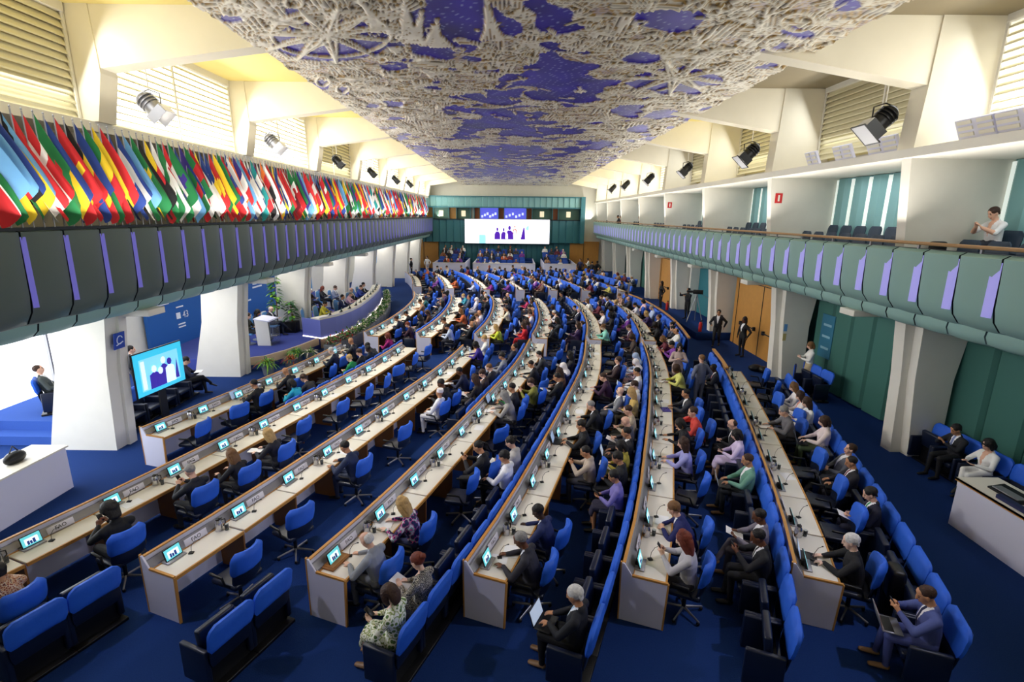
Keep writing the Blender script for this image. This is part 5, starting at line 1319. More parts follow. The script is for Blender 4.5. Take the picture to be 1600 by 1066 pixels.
PD = smooth_pts([(-8.36, 21.8), (-7.85, 22.8), (-7.64, 24.0), (-7.58, 25.2), (-7.66, 26.8), (-7.8, 28.5), (-8.05, 30.7), (-8.5, 33.0)], 26)
r = put('podium_desk', None, None, 'long curved periwinkle blue podium desk with cream top and glowing base line', 'desk', loc=(0, 0, 0))
b = MB(); ribbon(b, [(-9.35, 22.3)] + PD, .47, 1.27, -.05, M_pod); b.obj('front_panel', r)
b = MB(); ribbon(b, [(-9.35, 22.28)] + [(x + .02, y) for x, y in PD], .44, .48, .02, M_led); b.obj('light_line', r)
b = MB(); ribbon(b, [(-9.3, 22.35)] + PD, .0, .44, -.04, M_podwood); b.obj('base', r)
b = MB(); ribbon(b, PD, 1.27, 1.32, -.55, M_cream); ribbon(b, PD, 1.32, 1.37, -.04, M_lav); b.obj('desktop', r)
for k in range(12):
    x, y = PD[2 + k * 2]; inst(TB, 'desk_tablet', (x - .25, y, 1.32), PI + .2, 'dark backed screen on the podium desk, %s from the lectern end' % ORD[k + 1], 'tablet', 'podium screens')
# foliage
M_leaf = mat('green_leaf', '3f7a34', .6, noise=.3, nscale=7); M_leaf2 = mat('light_green_leaf', '7cae3c', .6, noise=.25, nscale=7); M_dleaf = mat('dark_green_leaf', '24502c', .55, noise=.3, nscale=7)
M_fw = mat('white_blossom', 'ece8dc', .7); M_fr = mat('red_blossom', 'b02834', .6); M_fo = mat('rust_foliage', 'a04a24', .7); M_pot = mat('grey_planter', '6c7078', .6, noise=.1)
def leaf(b, p, d, L, w, m, droop=.4):
    d = Vector(d).normalized(); s = d.cross(Vector((0, 0, 1)));
    if s.length < .05: s = Vector((1, 0, 0))
    s.normalize(); p = Vector(p); V = []; n = 4
    for i in range(n + 1):
        t = i / n; c = p + d * L * t - Vector((0, 0, droop * L * t * t)); ww = w * math.sin(PI * min(.97, t * .9 + .08)); V += [c - s * ww + Vector((0, 0, .15 * ww)), c, c + s * ww + Vector((0, 0, .15 * ww))]
    F = []
    for i in range(n):
        a = i * 3; F += [(a, a + 1, a + 4, a + 3), (a + 1, a + 2, a + 5, a + 4)]
    b.add(V, F, m, True)
def bush(seed, w, d, h, n, ms, L=.16):
    q = random.Random(seed); b = MB()
    for i in range(n):
        a = q.uniform(0, 6.28); e = q.uniform(-.1, 1.3); p = (q.uniform(-w, w), q.uniform(-d, d), .5 + q.uniform(0, h))
        leaf(b, p, (math.cos(a) * math.cos(e), math.sin(a) * math.cos(e), math.sin(e)), q.uniform(.6, 1.3) * L, q.uniform(.02, .045) * L / .16, q.choice(ms), q.uniform(.1, .7))
    return b
fol = [bush(5, .16, .5, .32, 230, [M_leaf, M_leaf2, M_dleaf, M_leaf, M_fw]).mesh('foliage'), bush(6, .16, .5, .38, 230, [M_leaf, M_leaf2, M_leaf, M_dleaf, M_fw]).mesh('foliage'), bush(8, .16, .5, .32, 230, [M_dleaf, M_leaf, M_fr, M_fw, M_leaf]).mesh('foliage')]
boxm = mk(lambda b: b.bbox(-.2, .2, -.49, .49, 0, .55, M_pot, .02), 'trough')
PT = smooth_pts([(-7.55, 20.3), (-7.3, 21.2), (-7.1, 22.4), (-7.02, 23.8), (-7.05, 25.2), (-7.12, 27.0), (-7.28, 28.6), (-7.6, 30.6), (-8.0, 32.4), (-8.6, 34.6)], 16)
for k, ((x0, y0), (x1, y1)) in enumerate(zip(PT, PT[1:])):
    a = -math.atan2(x1 - x0, y1 - y0)
    r = inst([('trough', boxm), ('foliage', fol[2 if k < 2 else k % 2])], 'planter_trough', ((x0 + x1) / 2, (y0 + y1) / 2, 0), a, 'grey trough of leafy plants and flowers before the podium, %s from the camera' % ORD[k + 1], 'planter', 'planters before the podium')
potm = mk(lambda b: b.lathe((0, 0, 0), [(.17, 0), (.23, .42), (.25, .45), (.21, .45), (.19, .40)], M_pot, 18), 'pot')
def fern(seed, n, L, ms):
    q = random.Random(seed); b = MB()
    for i in range(n):
        a = q.uniform(0, 6.28); e = q.uniform(.3, 1.4); leaf(b, (q.uniform(-.08, .08), q.uniform(-.08, .08), .42), (math.cos(a) * math.cos(e), math.sin(a) * math.cos(e), math.sin(e)), L * q.uniform(.6, 1.2), .022, q.choice(ms), q.uniform(.5, 1.))
    return b.mesh('foliage')
for (x, y, f, lab) in [(-8.95, 18.0, fern(1, 130, .55, [M_leaf2, M_leaf2, M_leaf, M_fo]), 'grey pot of bright arching fern nearest the camera by the platform edge'), (-8.35, 18.6, fern(2, 90, .4, [M_fo, M_leaf, M_fo]), 'grey pot of rust coloured plant next to the fern'),
                       (-8.5, 19.5, fern(3, 120, .5, [M_leaf2, M_leaf, M_leaf]), 'grey pot of green fern beside the platform corner'), (-8.0, 19.6, fern(4, 80, .4, [M_fw, M_leaf, M_leaf]), 'grey pot with white flowers beside the platform corner')]:
    inst([('pot', potm), ('foliage', f)], 'potted_plant', (x, y, 0), 0, lab, 'plant')
def tree(loc, h, lab, n):
    q = random.Random(int(h * 10)); r = put('potted_tree', None, None, lab, 'plant', loc=loc)
    b = MB(); b.bbox(-.25, .25, -.25, .25, 0, .5, M_black, .02); b.obj('pot', r)
    b = MB(); b.loft([(0, 0, .45), (.04, .02, h * .5), (-.02, 0, h)], [.03, .022, .01], M_woodd, 8); b.obj('stem', r)
    b = MB()
    for i in range(n):
        t = q.uniform(.42, 1.0); a = q.uniform(0, 6.28); rad = .42 * (1.2 - t)
        leaf(b, (rad * .5 * math.cos(a), rad * .5 * math.sin(a), h * t), (math.cos(a), math.sin(a), q.uniform(-.2, .5)), q.uniform(.18, .32), .075, q.choice([M_leaf, M_dleaf, M_leaf2]), .4)
    b.obj('foliage', r)
tree((-10.75, 22.95, .44), 2.5, 'tall leafy potted tree beside the podium against the white wall', 130); tree((-10.15, 23.1, .44), 1.4, 'shorter broad-leaved potted plant next to the tall tree', 80)
# lectern
r = put('lectern', None, None, 'white lectern with clear acrylic front at the platform edge', 'lectern', loc=(-10.2, 20.9, .44))
b = MB(); b.prism([(-.3, 0), (.25, 0), (.2, 1.0), (-.35, 1.1)], -.42, -.36, M_white); b.prism([(-.3, 0), (-.1, 0), (-.1, 1.0), (-.35, 1.1)], -.36, .36, M_cream); b.obj('body', r)
b = MB(); b.box(.24, .26, -.42, .42, 0, 1.05, M_glass); b.obj('clear_panel', r)
b = MB(); b.prism([(-.38, 1.1), (.28, 1.0), (.28, 1.03), (-.38, 1.13)], -.45, .45, M_lav); b.obj('top', r)
# podium seats and people (facing the hall, +X)
M_pblue = mat('sky_blue_upholstery', '5f9ad8', .6)
PCH = [('seat', mk(lambda b: b.bbox(-.25, .25, -.25, .25, .42, .5, M_pblue, .02), 'seat')), ('backrest', mk(lambda b: (pad(b, .25, .5, 1.05, -.26, .03, .05, .12, M_pblue)), 'backrest')),
       ('frame', mk(lambda b: (pad(b, .28, .48, 1.09, -.285, .03, .03, .12, M_white), b.cyl((0, 0, 0), (0, 0, .42), .04, M_steelm), b.cyl((0, 0, 0), (0, 0, .03), .25, M_steelm)), 'frame'))]
FX = -PI / 2
pod = [(-9.05, 23.9, 'write', True, 'bun', 'k', 'M', 'c8bc3c', '2a2a30', None, 'dark-haired woman in yellow green top at the podium desk'),
       (-8.75, 25.8, 'type', False, 'crop', 'k', 'M', '1c2850', '1c2850', 'e8e8ec', 'dark-haired man in navy suit at the podium desk'),
       (-8.8, 27.0, 'write', True, 'short', 'g', 'L', 'd8b0c0', '3a3a44', None, 'grey-haired person in pale pink top at the podium desk'),
       (-8.9, 28.3, 'listen', False, 'bald', 'g', 'L', '1a1c28', '1a1c28', 'e8e8ec', 'balding man in black suit at the podium desk'),
       (-9.0, 29.6, 'write', False, 'crop', 'b', 'L', '3448a0', '2a2a40', None, 'man in royal blue jacket at the far podium desk'),
       (-9.05, 30.6, 'type', False, 'short', 'k', 'L', '1c1d26', '1c1d26', 'e8e8ec', 'dark-suited man at the farthest podium place')]
for k, (x, y, po, f, hs, hc, sk, tp_, bt, sh, lab) in enumerate(pod):
    inst(PCH, 'podium_chair', (x, y, .44), FX, 'sky blue podium chair under the ' + ' '.join(lab.split(' ')[:7]), 'chair', 'podium chairs')
    person((x, y, .44), FX, po, f, hs, hc, sk, tp_, bt, sh, None, lab, group='people on the platform')
for k, (x, y) in enumerate([(-9.3, 23.0), (-9.55, 23.75), (-8.95, 24.9)]): inst(PCH, 'podium_chair', (x, y, .44), FX + .2, 'empty white framed sky blue chair behind the podium desk, %s from the lectern' % ORD[k + 1], 'chair', 'podium chairs')
back = [(-11.7, 28.5, 'lap', True, 'bun', 'k', 'M', '17171c', '17171c', 'woman in black with hair tied back, nearest the wall'), (-11.1, 27.9, 'cross_read', False, 'short', 'w', 'P', '1e2640', '22242c', 'white-haired man in navy suit seated behind the podium'),
        (-10.75, 28.75, 'cross_read', True, 'long', 'r', 'P', '202028', '202028', 'auburn-haired woman in black seated behind the podium'), (-10.2, 29.1, 'lap', False, 'short', 'b', 'L', '8a94b0', '3a3a4a', 'brown-haired person in pale blue behind the podium'),
        (-10.35, 25.9, 'lap', True, 'bob', 'k', 'B', '1a1a1e', '1a1a1e', 'dark-haired woman in black nearest the empty chairs behind the podium'),
        (-10.95, 20.7, 'lap', True, 'short', 'b', 'L', '2a2c24', '24242a', 'brown-haired person in dark jacket behind the lectern'), (-10.95, 21.5, 'lap', True, 'bob', 'k', 'M', '1c1c22', '1c1c22', 'dark-haired woman in black and white beside the lectern'),
        (-10.7, 22.3, 'cross_read', False, 'ring', 'w', 'P', '1c2434', '1c2434', 'white-haired man in dark suit between lectern and podium')]
for k, (x, y, po, f, hs, hc, sk, tp_, bt, lab) in enumerate(back):
    inst(PCH, 'podium_chair', (x, y, .44), FX, 'sky blue chair under the ' + ' '.join(lab.split(' ')[:8]), 'chair', 'chairs behind the podium')
    person((x, y, .44), FX, po, f, hs, hc, sk, tp_, bt, 'e8e8ec' if not f else None, None, lab, group='people on the platform', bare=f and k > 4)
# blue backdrops with lettering on the left wall
M_bd = mat('deep_blue_backdrop', '1f5fae', .55); M_bd2 = mat('sky_blue_banner', '4a9ad8', .55); M_bdt = mat('white_lettering', 'f0f4ff', .5)
LW = Matrix(((0, 0, 1, 0), (-1, 0, 0, 0), (0, 1, 0, 0), (0, 0, 0, 1)))   # text facing +X, reading towards -Y
LW = Matrix(((0, 0, 1, 0), (1, 0, 0, 0), (0, 1, 0, 0), (0, 0, 0, 1)))
def wtext(s, size, y, z, parent, x=-13.74, m=M_bdt): me = txt(s, size, m); me.transform(Matrix.Translation((x, y, z)) @ LW); put('lettering', me, parent)
r = put('backdrop', None, None, 'blue printed backdrop wall with small 43 behind the television', 'backdrop', 'blue backdrops', loc=(0, 0, 0)); b = MB(); b.box(-13.9, -13.76, 18.9, 23.6, .1, 3.8, M_bd); b.obj('panel', r)
wtext('43', .4, 21.15, 1.6, r); b = MB(); b.box(-13.75, -13.73, 20.55, 20.8, 1.5, 1.75, M_bdt)
for z in (1.12, 1.24, 1.95): b.box(-13.75, -13.73, 20.6, 21.05, z, z + .05, M_bdt)
for z in (2.2,): b.box(-13.75, -13.73, 19.4, 20.2, z, z + .12, M_bdt)
b.obj('printed_marks', r)
r = put('backdrop', None, None, 'blue printed backdrop wall with large white 43 above the lectern', 'backdrop', 'blue backdrops', loc=(0, 0, 0)); b = MB(); b.box(-13.9, -13.76, 25.3, 29.6, .45, 3.8, M_bd); b.obj('panel', r)
wtext('43', .85, 28.5, 2.25, r); b = MB(); b.box(-13.75, -13.73, 26.9, 27.9, 1.88, 1.96, M_bdt); b.box(-13.75, -13.73, 26.95, 27.35, 2.05, 2.6, M_bdt); b.box(-13.75, -13.73, 27.45, 27.75, 2.2, 2.45, mat('coral_mark', 'd86a5a', .5)); b.box(-13.75, -13.73, 26.3, 26.6, 1.3, 1.38, M_bdt); b.obj('printed_marks', r)
r = put('banner', None, None, 'tall sky blue banner hanging on the white wall behind the podium', 'banner', loc=(-13.98, 34.5, .44)); b = MB(); b.box(0, .03, -.9, 1.0, 0, 3.2, M_bd2); b.obj('cloth', r); b = MB(); b.box(.03, .04, -.2, .2, 1.6, 1.9, M_bdt); b.obj('printed_mark', r)
# freestanding sign, white counters and staff at the far left
r = put('freestanding_sign', None, None, 'blue freestanding sign on a thin black stand at the far left', 'sign', loc=(-10.6, 41.5, 0)); b = MB(); b.box(-.45, .45, -.02, .02, .8, 2.5, M_bd2); b.obj('panel', r); b = MB(); b.cyl((0, .03, 0), (0, .03, 1.2), .03, M_black); b.box(-.4, .4, -.2, .25, 0, .03, M_black); b.obj('stand', r)
for k, (x, y, w) in enumerate([(-11.0, 44.5, 1.2), (-10.6, 50.2, 1.0)]):
    r = put('white_counter', None, None, 'white counter against the far left wall, %s from the camera' % ORD[k + 1], 'counter', loc=(x, y, 0)); b = MB(); b.box(-w / 2, w / 2, -.5, .5, 0, 1.1, M_lav); b.obj('body', r); b = MB(); b.box(-w / 2 - .03, w / 2 + .03, -.53, .53, 1.1, 1.14, M_white); b.obj('top', r)
# ---------------------------------------------------------------- television on a stand
r = put('television', None, None, 'large television on a black stand showing four smiling people', 'television', loc=(-9.42, 13.1, 0)); rz_ = math.radians(-6); r.rotation_euler = (0, 0, rz_)
b = MB(); b.bbox(-.03, .02, -.84, .84, 1.12, 2.30, M_black, .01); b.obj('casing', r)
M_tv = mat('tv_cyan', '3cc0e0', .3, em='38bce0', es=.85); M_tvw = mat('tv_pale', 'd8ecff', .3, em='d8e8ff', es=.9); M_tvp = mat('tv_indigo', '3a2a90', .3, em='3424a0', es=.8)
b = MB(); b.box(.02, .024, -.82, .82, 1.15, 2.27, M_tv); b.box(.024, .026, -.66, .66, 1.26, 2.1, mat('tv_lightcyan', '8fdcf0', .3, em='7cd4ee', es=.8))
def tvfig(cx, w, h, m, hm, x=.026):
    b.prism([(cx - w / 2, 1.26), (cx + w / 2, 1.26), (cx + w * .45, 1.26 + h * .6), (cx, 1.26 + h * .72), (cx - w * .45, 1.26 + h * .6)], x, x + .002, m, axis='X')
    b.prism([(cx + .085 * math.cos(q * PI / 4), 1.26 + h * .82 + .10 * math.sin(q * PI / 4)) for q in range(8)], x + .002, x + .004, hm, axis='X')
tvfig(.12, .3, .80, M_tvp, M_tvw); tvfig(.32, .34, .7, M_tvw, M_tvp, .03); tvfig(-.22, .36, .62, M_tvp, M_tvw, .034); tvfig(-.02, .32, .5, M_tvp, M_tvw, .038); b.prism([(.48, 1.3), (.62, 1.3), (.58, 1.85)], .026, .03, M_tvp, axis='X'); b.box(.026, .03, -.62, -.5, 1.3, 2.05, M_tvw)
b.obj('screen', r)
b = MB(); b.box(-.06, -.02, -.12, .12, .05, 1.5, M_black); b.obj('pole', r)
b = MB(); b.box(-.45, .45, -.35, -.28, 0, .06, M_black); b.box(-.45, .45, .28, .35, 0, .06, M_black); b.box(-.05, .0, -.35, .35, .02, .07, M_black); b.obj('base', r)
# benches along the left wall behind the television
for k in range(5):
    y = 12.95 + .66 * k; bench((-10.35, y, 0), -PI / 2 + .05, 'dark armchair seat with blue back behind the television, %s from the camera' % ORD[k + 1], True, grp='seats behind the television')
person((-10.35, 15.59, -.01), -PI / 2 + .5, 'cross_read', False, 'short', 'k', 'L', '1e2036', '14151a', None, None, 'dark-haired man in navy jacket reading a folder beside the television'); o = put('notepad', PAP, None, 'white notebook on the lap of the man beside the television', 'notepad', loc=(-9.98, 15.6, .85), rz=.3)
person((-11.9, 15.4, 0), -.9, 'stand_rest', False, 'short', 'k', 'L', '14161e', '14161e', 'e8e8ec', '20202a', 'bearded young man in black suit standing behind the television')
b = MB(); b.box(-13.9, -11.3, 12.3, 14.6, .01, .5, M_carpet2); b.box(-13.9, -11.2, 11.9, 12.3, .01, .25, M_carpet2); struct('trim_left_steps', b)
bench((-12.35, 13.0, .5), -.95, 'blue backed armchair on the raised step by the bright window', True, grp=None)
person((-12.35, 13.0, .49), -.95, 'recline', False, 'crop', 'b', 'L', '3c4444', '2e3234', 'dcdce0', None, 'man in grey green suit seated by the bright window at left')
# side counters
r = put('side_counter', None, None, 'long white counter desk cut off by the left edge', 'counter', loc=(0, 0, 0)); b = MB(); b.prism([(-9.46, 6.6), (-9.42, 9.95), (-9.5, 9.95), (-9.54, 6.6)], 0, .95, M_lav, axis='Z'); b.obj('front_panel', r); b = MB(); b.prism([(-9.42, 6.6), (-9.38, 9.98), (-10.15, 9.98), (-10.2, 6.6)], .93, .965, M_cream, axis='Z'); b.obj('top', r); b = MB(); b.box(-10.1, -9.5, 9.88, 9.93, 0, .93, M_lav); b.obj('end_panel', r)
o = MB(); o.ell((0, 0, .1), (.12, .22, .13), M_black); o.loft([(0, -.1, .2), (0, 0, .34), (0, .1, .2)], [.012] * 3, M_black, 6); o = o.obj('handbag'); o.location = (-9.75, 9.2, .965); o['label'] = 'small black bag on the left white counter'; o['category'] = 'bag'
person((-10.75, 8.6, 0), -PI / 2, 'type', False, 'short', 'k', 'L', '16171c', '16171c', None, None, 'person in black behind the left white counter'); chair((-10.75, 8.6, 0), -PI / 2, 'blue chair behind the left white counter')
r = put('side_counter', None, None, 'long white counter desk cut off by the right edge', 'counter', loc=(0, 0, 0)); b = MB(); b.box(8.62, 8.7, 3.5, 8.95, 0, .95, M_lav); b.obj('front_panel', r); b = MB(); b.box(8.58, 9.4, 3.5, 8.98, .95, .985, M_cream); b.box(8.58, 8.6, 3.5, 8.98, .93, .985, M_wood); b.obj('top', r); b = MB(); b.box(8.7, 9.35, 8.88, 8.95, 0, .95, M_lav); b.obj('end_panel', r)
for k, (y, lab) in enumerate([(8.3, 'black control console on the right white counter near its end'), (7.4, 'black keyboard box on the right white counter toward the edge')]):
    r = put('control_console', None, None, lab, 'device', loc=(8.85, y, .985)); b = MB(); b.prism([(0, 0), (.3, 0), (.3, .08), (0, .03)], -.3, .3, M_black); b.obj('casing', r); b = MB()
    b.box(.03, .2, -.25, .25, .045, .065, M_steelm); b.obj('keys', r)
o = put('lettering_block', None, None, 'dark name block lying on the right white counter', 'name plate', loc=(8.68, 7.9, .985)); b = MB(); b.box(0, .1, -.35, .35, 0, .07, mat('navy_block', '1a2350', .5)); b.obj('block', o)
# seats along the right wall
for k, (x, y) in enumerate([(10.15, 11.45), (10.15, 10.79), (10.1, 10.0), (10.1, 9.34), (10.0, 16.6), (10.0, 15.94)]):
    bench((x, y, 0), PI / 2, 'blue backed seat against the green wall, %s in order' % ORD[k + 1], k in (1, 2, 3), grp='seats against the green wall')
person((10.15, 10.79, -.01), PI / 2, 'phone', False, 'short', 'k', 'M', '1c1d24', '15161a', 'ecebf0', '8090c0', 'dark-haired man in black suit with badge seated by green wall'); person((10.1, 10.0, -.01), PI / 2, 'cross_read', True, 'bob', 'k', 'L', 'ecebe8', 'e8e6e2', 'skin', None, 'woman in white suit seated by the green wall')
# ---------------------------------------------------------------- standing people
def stander(u, v, rz, pose, f, hs, hc, sk, tp_, bt, sh, lab, z=0., xy=None, **kw):
    x, y = xy or at(u, v, z); return person((x, y, z), rz, pose, f, hs, hc, sk, tp_, bt, sh, None, lab, group='people standing in the hall', **kw)
stander(1157, 557, 1.9, 'stand_rest', True, 'long', 'k', 'B', '15151a', '15151a', 'e8e8ec', 'long-haired woman in black standing by the nearer wooden doors')
o1 = stander(1118, 541, 2.6, 'stand_walk', False, 'short', 'k', 'M', '1a1b22', '17181c', 'e8e8ec', 'man in black suit with backpack walking beside the aisle')
def backpack(M, lab, y=-.2, z=1.2, loc=None):
    r = put('backpack', None, None, lab, 'bag'); b = MB(); b.bbox(-.16, .16, -.10, .10, -.24, .24, M_black, .06, 3); b.obj('body', r); b = MB(); b.bbox(-.12, .12, -.15, -.08, -.2, .04, M_navy, .03); b.obj('pocket', r)
    r.matrix_world = M @ Matrix.Translation((0, y, z)); return r
backpack(o1[1], 'black backpack on the back of the walking man')
stander(1028, 481, 1.7, 'stand_rest', True, 'long', 'k', 'M', '15151a', '15151a', None, 'long-haired woman in black standing by the farther wooden doors', xy=(9.7, 33.2))
stander(0, 0, 2.0, 'stand_raise', False, 'short', 'k', 'M', '17181c', '17181c', None, 'cameraman in black standing on the carpeted dais', z=.35, xy=(9.55, 27.6))
stander(1262, 600, 1.3, 'stand_skirt', True, 'bob', 'l', 'P', 'e8e6e0', 'b8a888', None, 'woman in white blouse and long beige skirt by green wall', xy=(10.25, 16.95), bare=True)
stander(0, 0, .35, 'stand_rest', False, 'crop', 'l', 'L', '6a6f86', '5c6178', None, 'man in grey blue suit standing with his back to camera', xy=(5.82, 15.1))
stander(0, 0, 2.9, 'stand_phone', True, 'long', 'k', 'L', 'b8a4a0', 'b8a4a0', None, 'woman in beige dress standing before the grey suited man', xy=(5.6, 16.6))
stander(668, 427, 2.9, 'stand_rest', True, 'long', 'k', 'L', 'e8e6e4', 'd8d4d0', None, 'woman in white standing near the far left wooden door')
for k, (x, y, tp_, w) in enumerate([(6.6, 50.5, '2c3058', 'blue top'), (7.5, 51.2, 'ecebe8', 'white shirt'), (7.9, 48.2, '1c1e26', 'black suit'), (7.3, 47.6, '24242c', 'charcoal suit'), (-9.7, 49.2, '14151a', 'black suit')]):
    stander(0, 0, 2.5 - k, 'stand_phone' if k % 2 else 'stand_rest', False, 'short', 'k', 'LMBL'[k % 4], tp_, '20222a', None, 'person in %s standing near the far %s wooden door' % (w, 'left' if k == 4 else 'right'), xy=(x, y))
person((-6.75, 5.15, 0), .6, 'stand_walk', False, 'short', 'k', 'L', '15151b', '15151b', None, None, 'person in black partly cut off by the lower left edge')
# video camera on tripod
r = put('video_camera', None, None, 'black video camera on a tripod on the carpeted dais', 'camera', loc=(9.75, 26.9, .35))
b = MB(); b.bbox(-.09, .09, -.3, .2, 1.5, 1.72, M_black, .02); b.loft([(0, .2, 1.61), (0, .45, 1.61)], [.06, .075], M_black, 12); b.obj('body', r)
for k in range(3): b = MB(); a = k * 2.1; b.cyl((0, 0, 1.5), (.45 * math.cos(a), .45 * math.sin(a), 0), .022, M_steelm, n=8); b.obj('leg', r)
b = MB(); b.cyl((0, -.2, 1.5), (0, -.6, 1.3), .012, M_steelm, n=8); b.obj('pan_handle', r); r.rotation_euler = (0, 0, 1.2)
# tiered seats and people in the rear stalls
SC = mat('cobalt_stall_cover', '2450b4', .6)
STP = [('base', mk(lambda b: b.box(-.2, .2, -.1, .1, 0, .37, M_black), 'base')), ('seat', mk(lambda b: b.bbox(-.26, .26, -.2, .25, .36, .46, M_navy, .02), 'seat')), ('back_cover', mk(lambda b: pad(b, .28, .42, .95, -.25, .02, .1, .1, SC), 'back_cover'))]
for si, (x0, x1) in enumerate(stall_x):
    for t in range(6):
        n = int((x1 - x0 - .5) / .62)
        for k in range(n):
            x = x0 + .45 + k * .62; y = 50.75 + t * 1.0; z = .25 + .2 * t; nm = '%s seat of %s tier in %s rear stall' % (ORD[k + 1], ORD[t + 1], ('left', 'middle', 'right')[si])
            inst(STP, 'stall_chair', (x, y, z), PI, 'blue ' + nm, 'seat', 'seats of the rear stalls')
            pr = (.62, .42 if (k < 4 or k > n - 4) else .12, .32)[si] * (1.3 if t > 2 else .7)
            if rr.random() < pr:
                p = randp(True); person((x, y + .02, z), PI + rr.uniform(-.2, .2), 'lap' if p['pose'] == 'laptop' else p['pose'], p['fem'], p['hs'], p['hc'], p['sk'], p['top'], p['bot'], p['sh'], None, autolabel(p, nm), group='people in the rear stalls', hi=False)
# gallery seats on the right
GS = [('base', mk(lambda b: b.box(-.2, .2, -.1, .1, 0, .35, M_black), 'base')), ('seat', mk(lambda b: b.bbox(-.25, .25, -.16, .26, .34, .42, mat('slate_vinyl', '24364a', .45), .02), 'seat')), ('backrest', mk(lambda b: pad(b, .26, .40, .84, -.2, .02, .07, .15, MATS['slate_vinyl']), 'backrest'))]
for k in range(-1, 7):
    for row in (0, 1):
        for j in range(8):
            y = 12.0 + 6.25 * k + .6 + j * .68; inst(GS, 'gallery_chair', (9.5 + row * .85, y, 4.55 + .2 * row), PI / 2, 'slate blue gallery seat, %s of %s row in %s gallery bay' % (ORD[j + 1], ('front', 'back')[row], ORD[k + 2]), 'seat', 'seats of the right gallery')
person((10.35, 11.3, 4.74), PI / 2, 'phone', False, 'short', 'b', 'L', 'f0f0f2', '2a2c38', 'skin', None, 'brown-haired man in white polo shirt seated in the right gallery', shorts=True)
backpack(Matrix.Translation((9.5, 11.65, 4.65)), 'black bag on the gallery floor beside the white shirted man', 0, .44)
for k, (x, y, tp_) in enumerate([(9.5, 39.3, '17181e'), (9.5, 46.2, '6a2838'), (9.5, 47.5, '22242c')]): person((x, y, 4.54), PI / 2, 'lap', False, 'short', 'k', 'M', tp_, '1c1c22', None, None, 'distant person in %s seated %s along the right gallery' % (cname(tp_), ORD[k + 1]), hi=False)
# ---------------------------------------------------------------- signs, extinguishers and small things
M_red = mat('signal_red', 'c02424', .4); M_sgreen = mat('exit_green', '1f9c6c', .5, em='1f9c6c', es=.4)
def extinguisher(loc, lab):
    r = put('fire_extinguisher', None, None, lab, 'fire extinguisher', loc=loc); b = MB(); b.lathe((0, 0, 0), [(.08, 0), (.085, .03), (.085, .38), (.06, .45), (.03, .48)], M_red, 14); b.obj('cylinder', r)
    b = MB(); b.cyl((0, 0, .48), (0, 0, .55), .025, M_black); b.box(-.02, .12, -.015, .015, .53, .56, M_black); b.loft([(.04, 0, .52), (.13, 0, .42), (.11, 0, .15)], [.012] * 3, M_black, 6); b.obj('valve', r)
extinguisher((9.05, 11.72, 4.45), 'red fire extinguisher in the gallery beside the near pillar'); extinguisher((9.2, 24.5, .35), 'red fire extinguisher by the column before the walking man'); extinguisher((9.3, 30.4, .35), 'red fire extinguisher by the column before the cameraman')
for k, (x, y, z) in enumerate([(8.82, 18.27, 6.45), (8.82, 30.77, 6.45)]):
    r = put('hydrant_sign', None, None, 'small red and white square sign on the gallery pillar, %s one' % ORD[k + 1], 'sign', loc=(x + .2, y, z)); b = MB(); b.box(-.12, .12, -.02, -.0, -.16, .16, M_red); b.obj('plate', r); b = MB(); b.box(-.03, .03, -.025, -.02, -.1, .1, M_white); b.obj('mark', r)
    r.location.y = y - .16
for k, (y, z) in enumerate([(21.4, 3.35), (34.0, 3.3)]):
    r = put('exit_sign', None, None, 'small green exit sign above the %s wooden doors' % ('nearer', 'farther')[k], 'sign', loc=(10.5, y, z)); b = MB(); b.box(-.03, 0, -.2, .2, -.12, .12, M_sgreen); b.obj('plate', r); b = MB(); b.box(-.035, -.03, -.02, .06, -.07, .07, M_bdt); b.prism([(-.14, 0), (-.06, .05), (-.06, -.05)], -.035, -.03, M_bdt, axis='X'); b.obj('arrow_mark', r)
r = put('column_sign', None, None, 'square blue sign with white emblem on the near left column', 'sign', loc=(-9.51, 12.0, 2.75)); r.rotation_euler = (0, math.radians(7.2), 0); b = MB(); b.box(0, .02, -.17, .17, -.2, .2, mat('sign_blue', '2a4cae', .5)); b.obj('plate', r)
b = MB(); b.loft([(.025, .10 * math.cos(a) * .9, .02 + .10 * math.sin(a)) for a in np.linspace(.5, 5.2, 12)], [.012] * 12, M_bdt, 6, (1, 0, 0)); b.loft([(.025, -.10, -.10), (.025, .10, -.04)], [.012] * 2, M_bdt, 6, (0, 1, 0)); b.obj('emblem', r)
for k, (z, c) in enumerate([(1.95, '6aa0d8'), (1.6, 'c8b878')]):
    r = put('notice', None, None, '%s paper notice taped on the right column beside doors' % ('blue', 'yellowish')[k], 'notice', loc=(9.82, 18.10, z)); b = MB(); b.box(0, .12, -.005, 0, -.13, .13, mat('notice_' + c, c, .6)); b.obj('sheet', r)
for k, (x, y) in enumerate([(9.75, 16.9), (10.3, 17.3)]):
    r = put('barrier_post', None, None, 'steel barrier post with blue strap by the green wall, %s one' % ORD[k + 1], 'post', loc=(x, y, 0)); b = MB(); b.cyl((0, 0, .03), (0, 0, .95), .03, M_chrome); b.obj('pole', r); b = MB(); b.lathe((0, 0, 0), [(.17, 0), (.17, .02), (.04, .05)], M_chrome, 18); b.obj('base', r); b = MB(); b.box(-.035, .035, -.02, .02, .3, .9, M_cover); b.obj('strap', r)
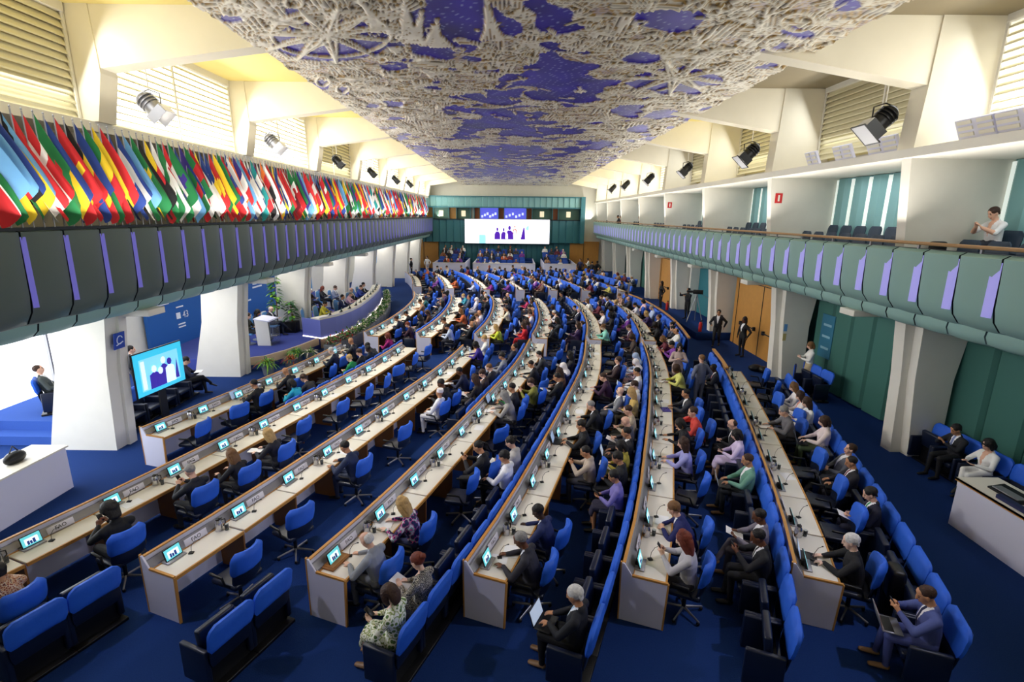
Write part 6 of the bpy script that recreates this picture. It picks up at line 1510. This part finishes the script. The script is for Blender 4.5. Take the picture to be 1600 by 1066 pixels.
r = put('poster', None, None, 'teal information poster on the green wall behind the barrier posts', 'poster', loc=(10.82, 17.2, 1.1)); b = MB(); b.box(0, .02, -.35, .35, 0, 1.5, mat('poster_teal', '2f6f8a', .6)); b.obj('sheet', r); b = MB(); [b.box(-.005, 0, -.22, .22, .3 + i * .4, .38 + i * .4, mat('poster_pale', '8ab4c4', .6)) for i in range(3)]; b.obj('print', r)
for k, (u, v) in enumerate([(1180, 580), (1192, 583)]):
    x, y = at(u, v, 0); o = MB(); o.ell((0, 0, .13), (.28 - .1 * k, .2, .14), M_black); o = o.obj('bag'); o.location = (x, y, 0); o['label'] = ('large', 'smaller')[k] + ' black bag lying on the aisle floor by the column'; o['category'] = 'bag'
r = put('handbag', None, None, 'white handbag on the floor beside the leaf-print dress woman', 'bag', loc=(-1.62, 4.62, 0)); b = MB(); b.bbox(-.18, .18, -.07, .07, 0, .24, M_white, .03, 3); b.obj('body', r); b = MB(); b.loft([(-.1, 0, .22), (-.09, 0, .38), (0, 0, .44), (.09, 0, .38), (.1, 0, .22)], [.01] * 5, M_white, 8, (0, 1, 0)); b.obj('handle', r)
q = [q for q in BENCH if q[0] == 'front' and q[1] == 8][1]; backpack(Matrix.Translation((q[4] - .05, q[5] + .25, .30)) @ Matrix.Rotation(1.2, 4, 'Z'), 'black backpack on the bench next to the slate blue suited man', 0, .42)
bs = [q for q in BENCH if q[7] is not None and q[7].get('u') == 1523][0]; r = held(laptop_parts('8c8e94', 'a02028'), 'laptop', Matrix.Translation((bs[4], bs[5], 0)) @ Matrix.Rotation(bs[6] + PI / 2, 4, 'Z'), -.02, .40, .63, 0, 'grey laptop on the knees of the slate blue suited man', 'laptop')
x, y = at(500, 890, .76); o = MB(); o.bbox(-.15, .15, -.2, .2, 0, .025, M_woodd, .005); o.box(-.12, .12, -.16, .16, .025, .03, mat('tan_leather', 'a06a34', .5)); o = o.obj('leather_folder'); o.location = (-2.62, 6.62, .755); o.rotation_euler = (0, 0, -.35); o['label'] = 'open brown leather folder at the near end of the fourth row'; o['category'] = 'folder'
for (u, v, c, lab) in [(785, 628, '2a9c4c', 'bright green folder on the fourth row desk'), (1040, 640, '3a2c90', 'purple document on the sixth row desk'), (852, 500, 'c84a40', 'red folder on the far part of the fourth row desk'), (598, 783, 'd8c890', 'yellow envelope on the desk of the floral dress woman'), (745, 546, 'd09c6c', 'tan folder at the end of the third row')]:
    x, y = at(u, v, .76); o = MB(); o.box(-.11, .11, -.16, .16, 0, .012, mat('folder_' + c, c, .6)); o = o.obj('folder'); o.location = (x, y, .753); o['label'] = lab; o['category'] = 'folder'
# outer parapet behind the outermost middle benches
r = put('bench_parapet', None, None, 'blue parapet with wooden cap rail behind the outermost benches', 'parapet', loc=(0, 0, 0)); P = [(rowpt(7, y, -.0)[0] - .58, y) for y in np.linspace(20.3, 32.2, 10)]
b = MB(); ribbon(b, P, 0, .99, .05, mat('blue_upholstered_wall', '1c3f8c', .7)); b.obj('panel', r); b = MB(); ribbon(b, [(x - .02, y) for x, y in P], .99, 1.04, .1, M_wood); b.obj('cap_rail', r)
r = put('bench_parapet', None, None, 'short blue parapet with wooden cap beyond the last desk row end', 'parapet', loc=(0, 0, 0)); P = [(rowpt(7, y, 0)[0] + .02, y) for y in np.linspace(16.1, 18.5, 4)]
b = MB(); ribbon(b, P, 0, .99, .05, MATS['blue_upholstered_wall']); b.obj('panel', r); b = MB(); ribbon(b, [(x - .02, y) for x, y in P], .99, 1.04, .1, M_wood); b.obj('cap_rail', r)
bpy.context.view_layer.update()
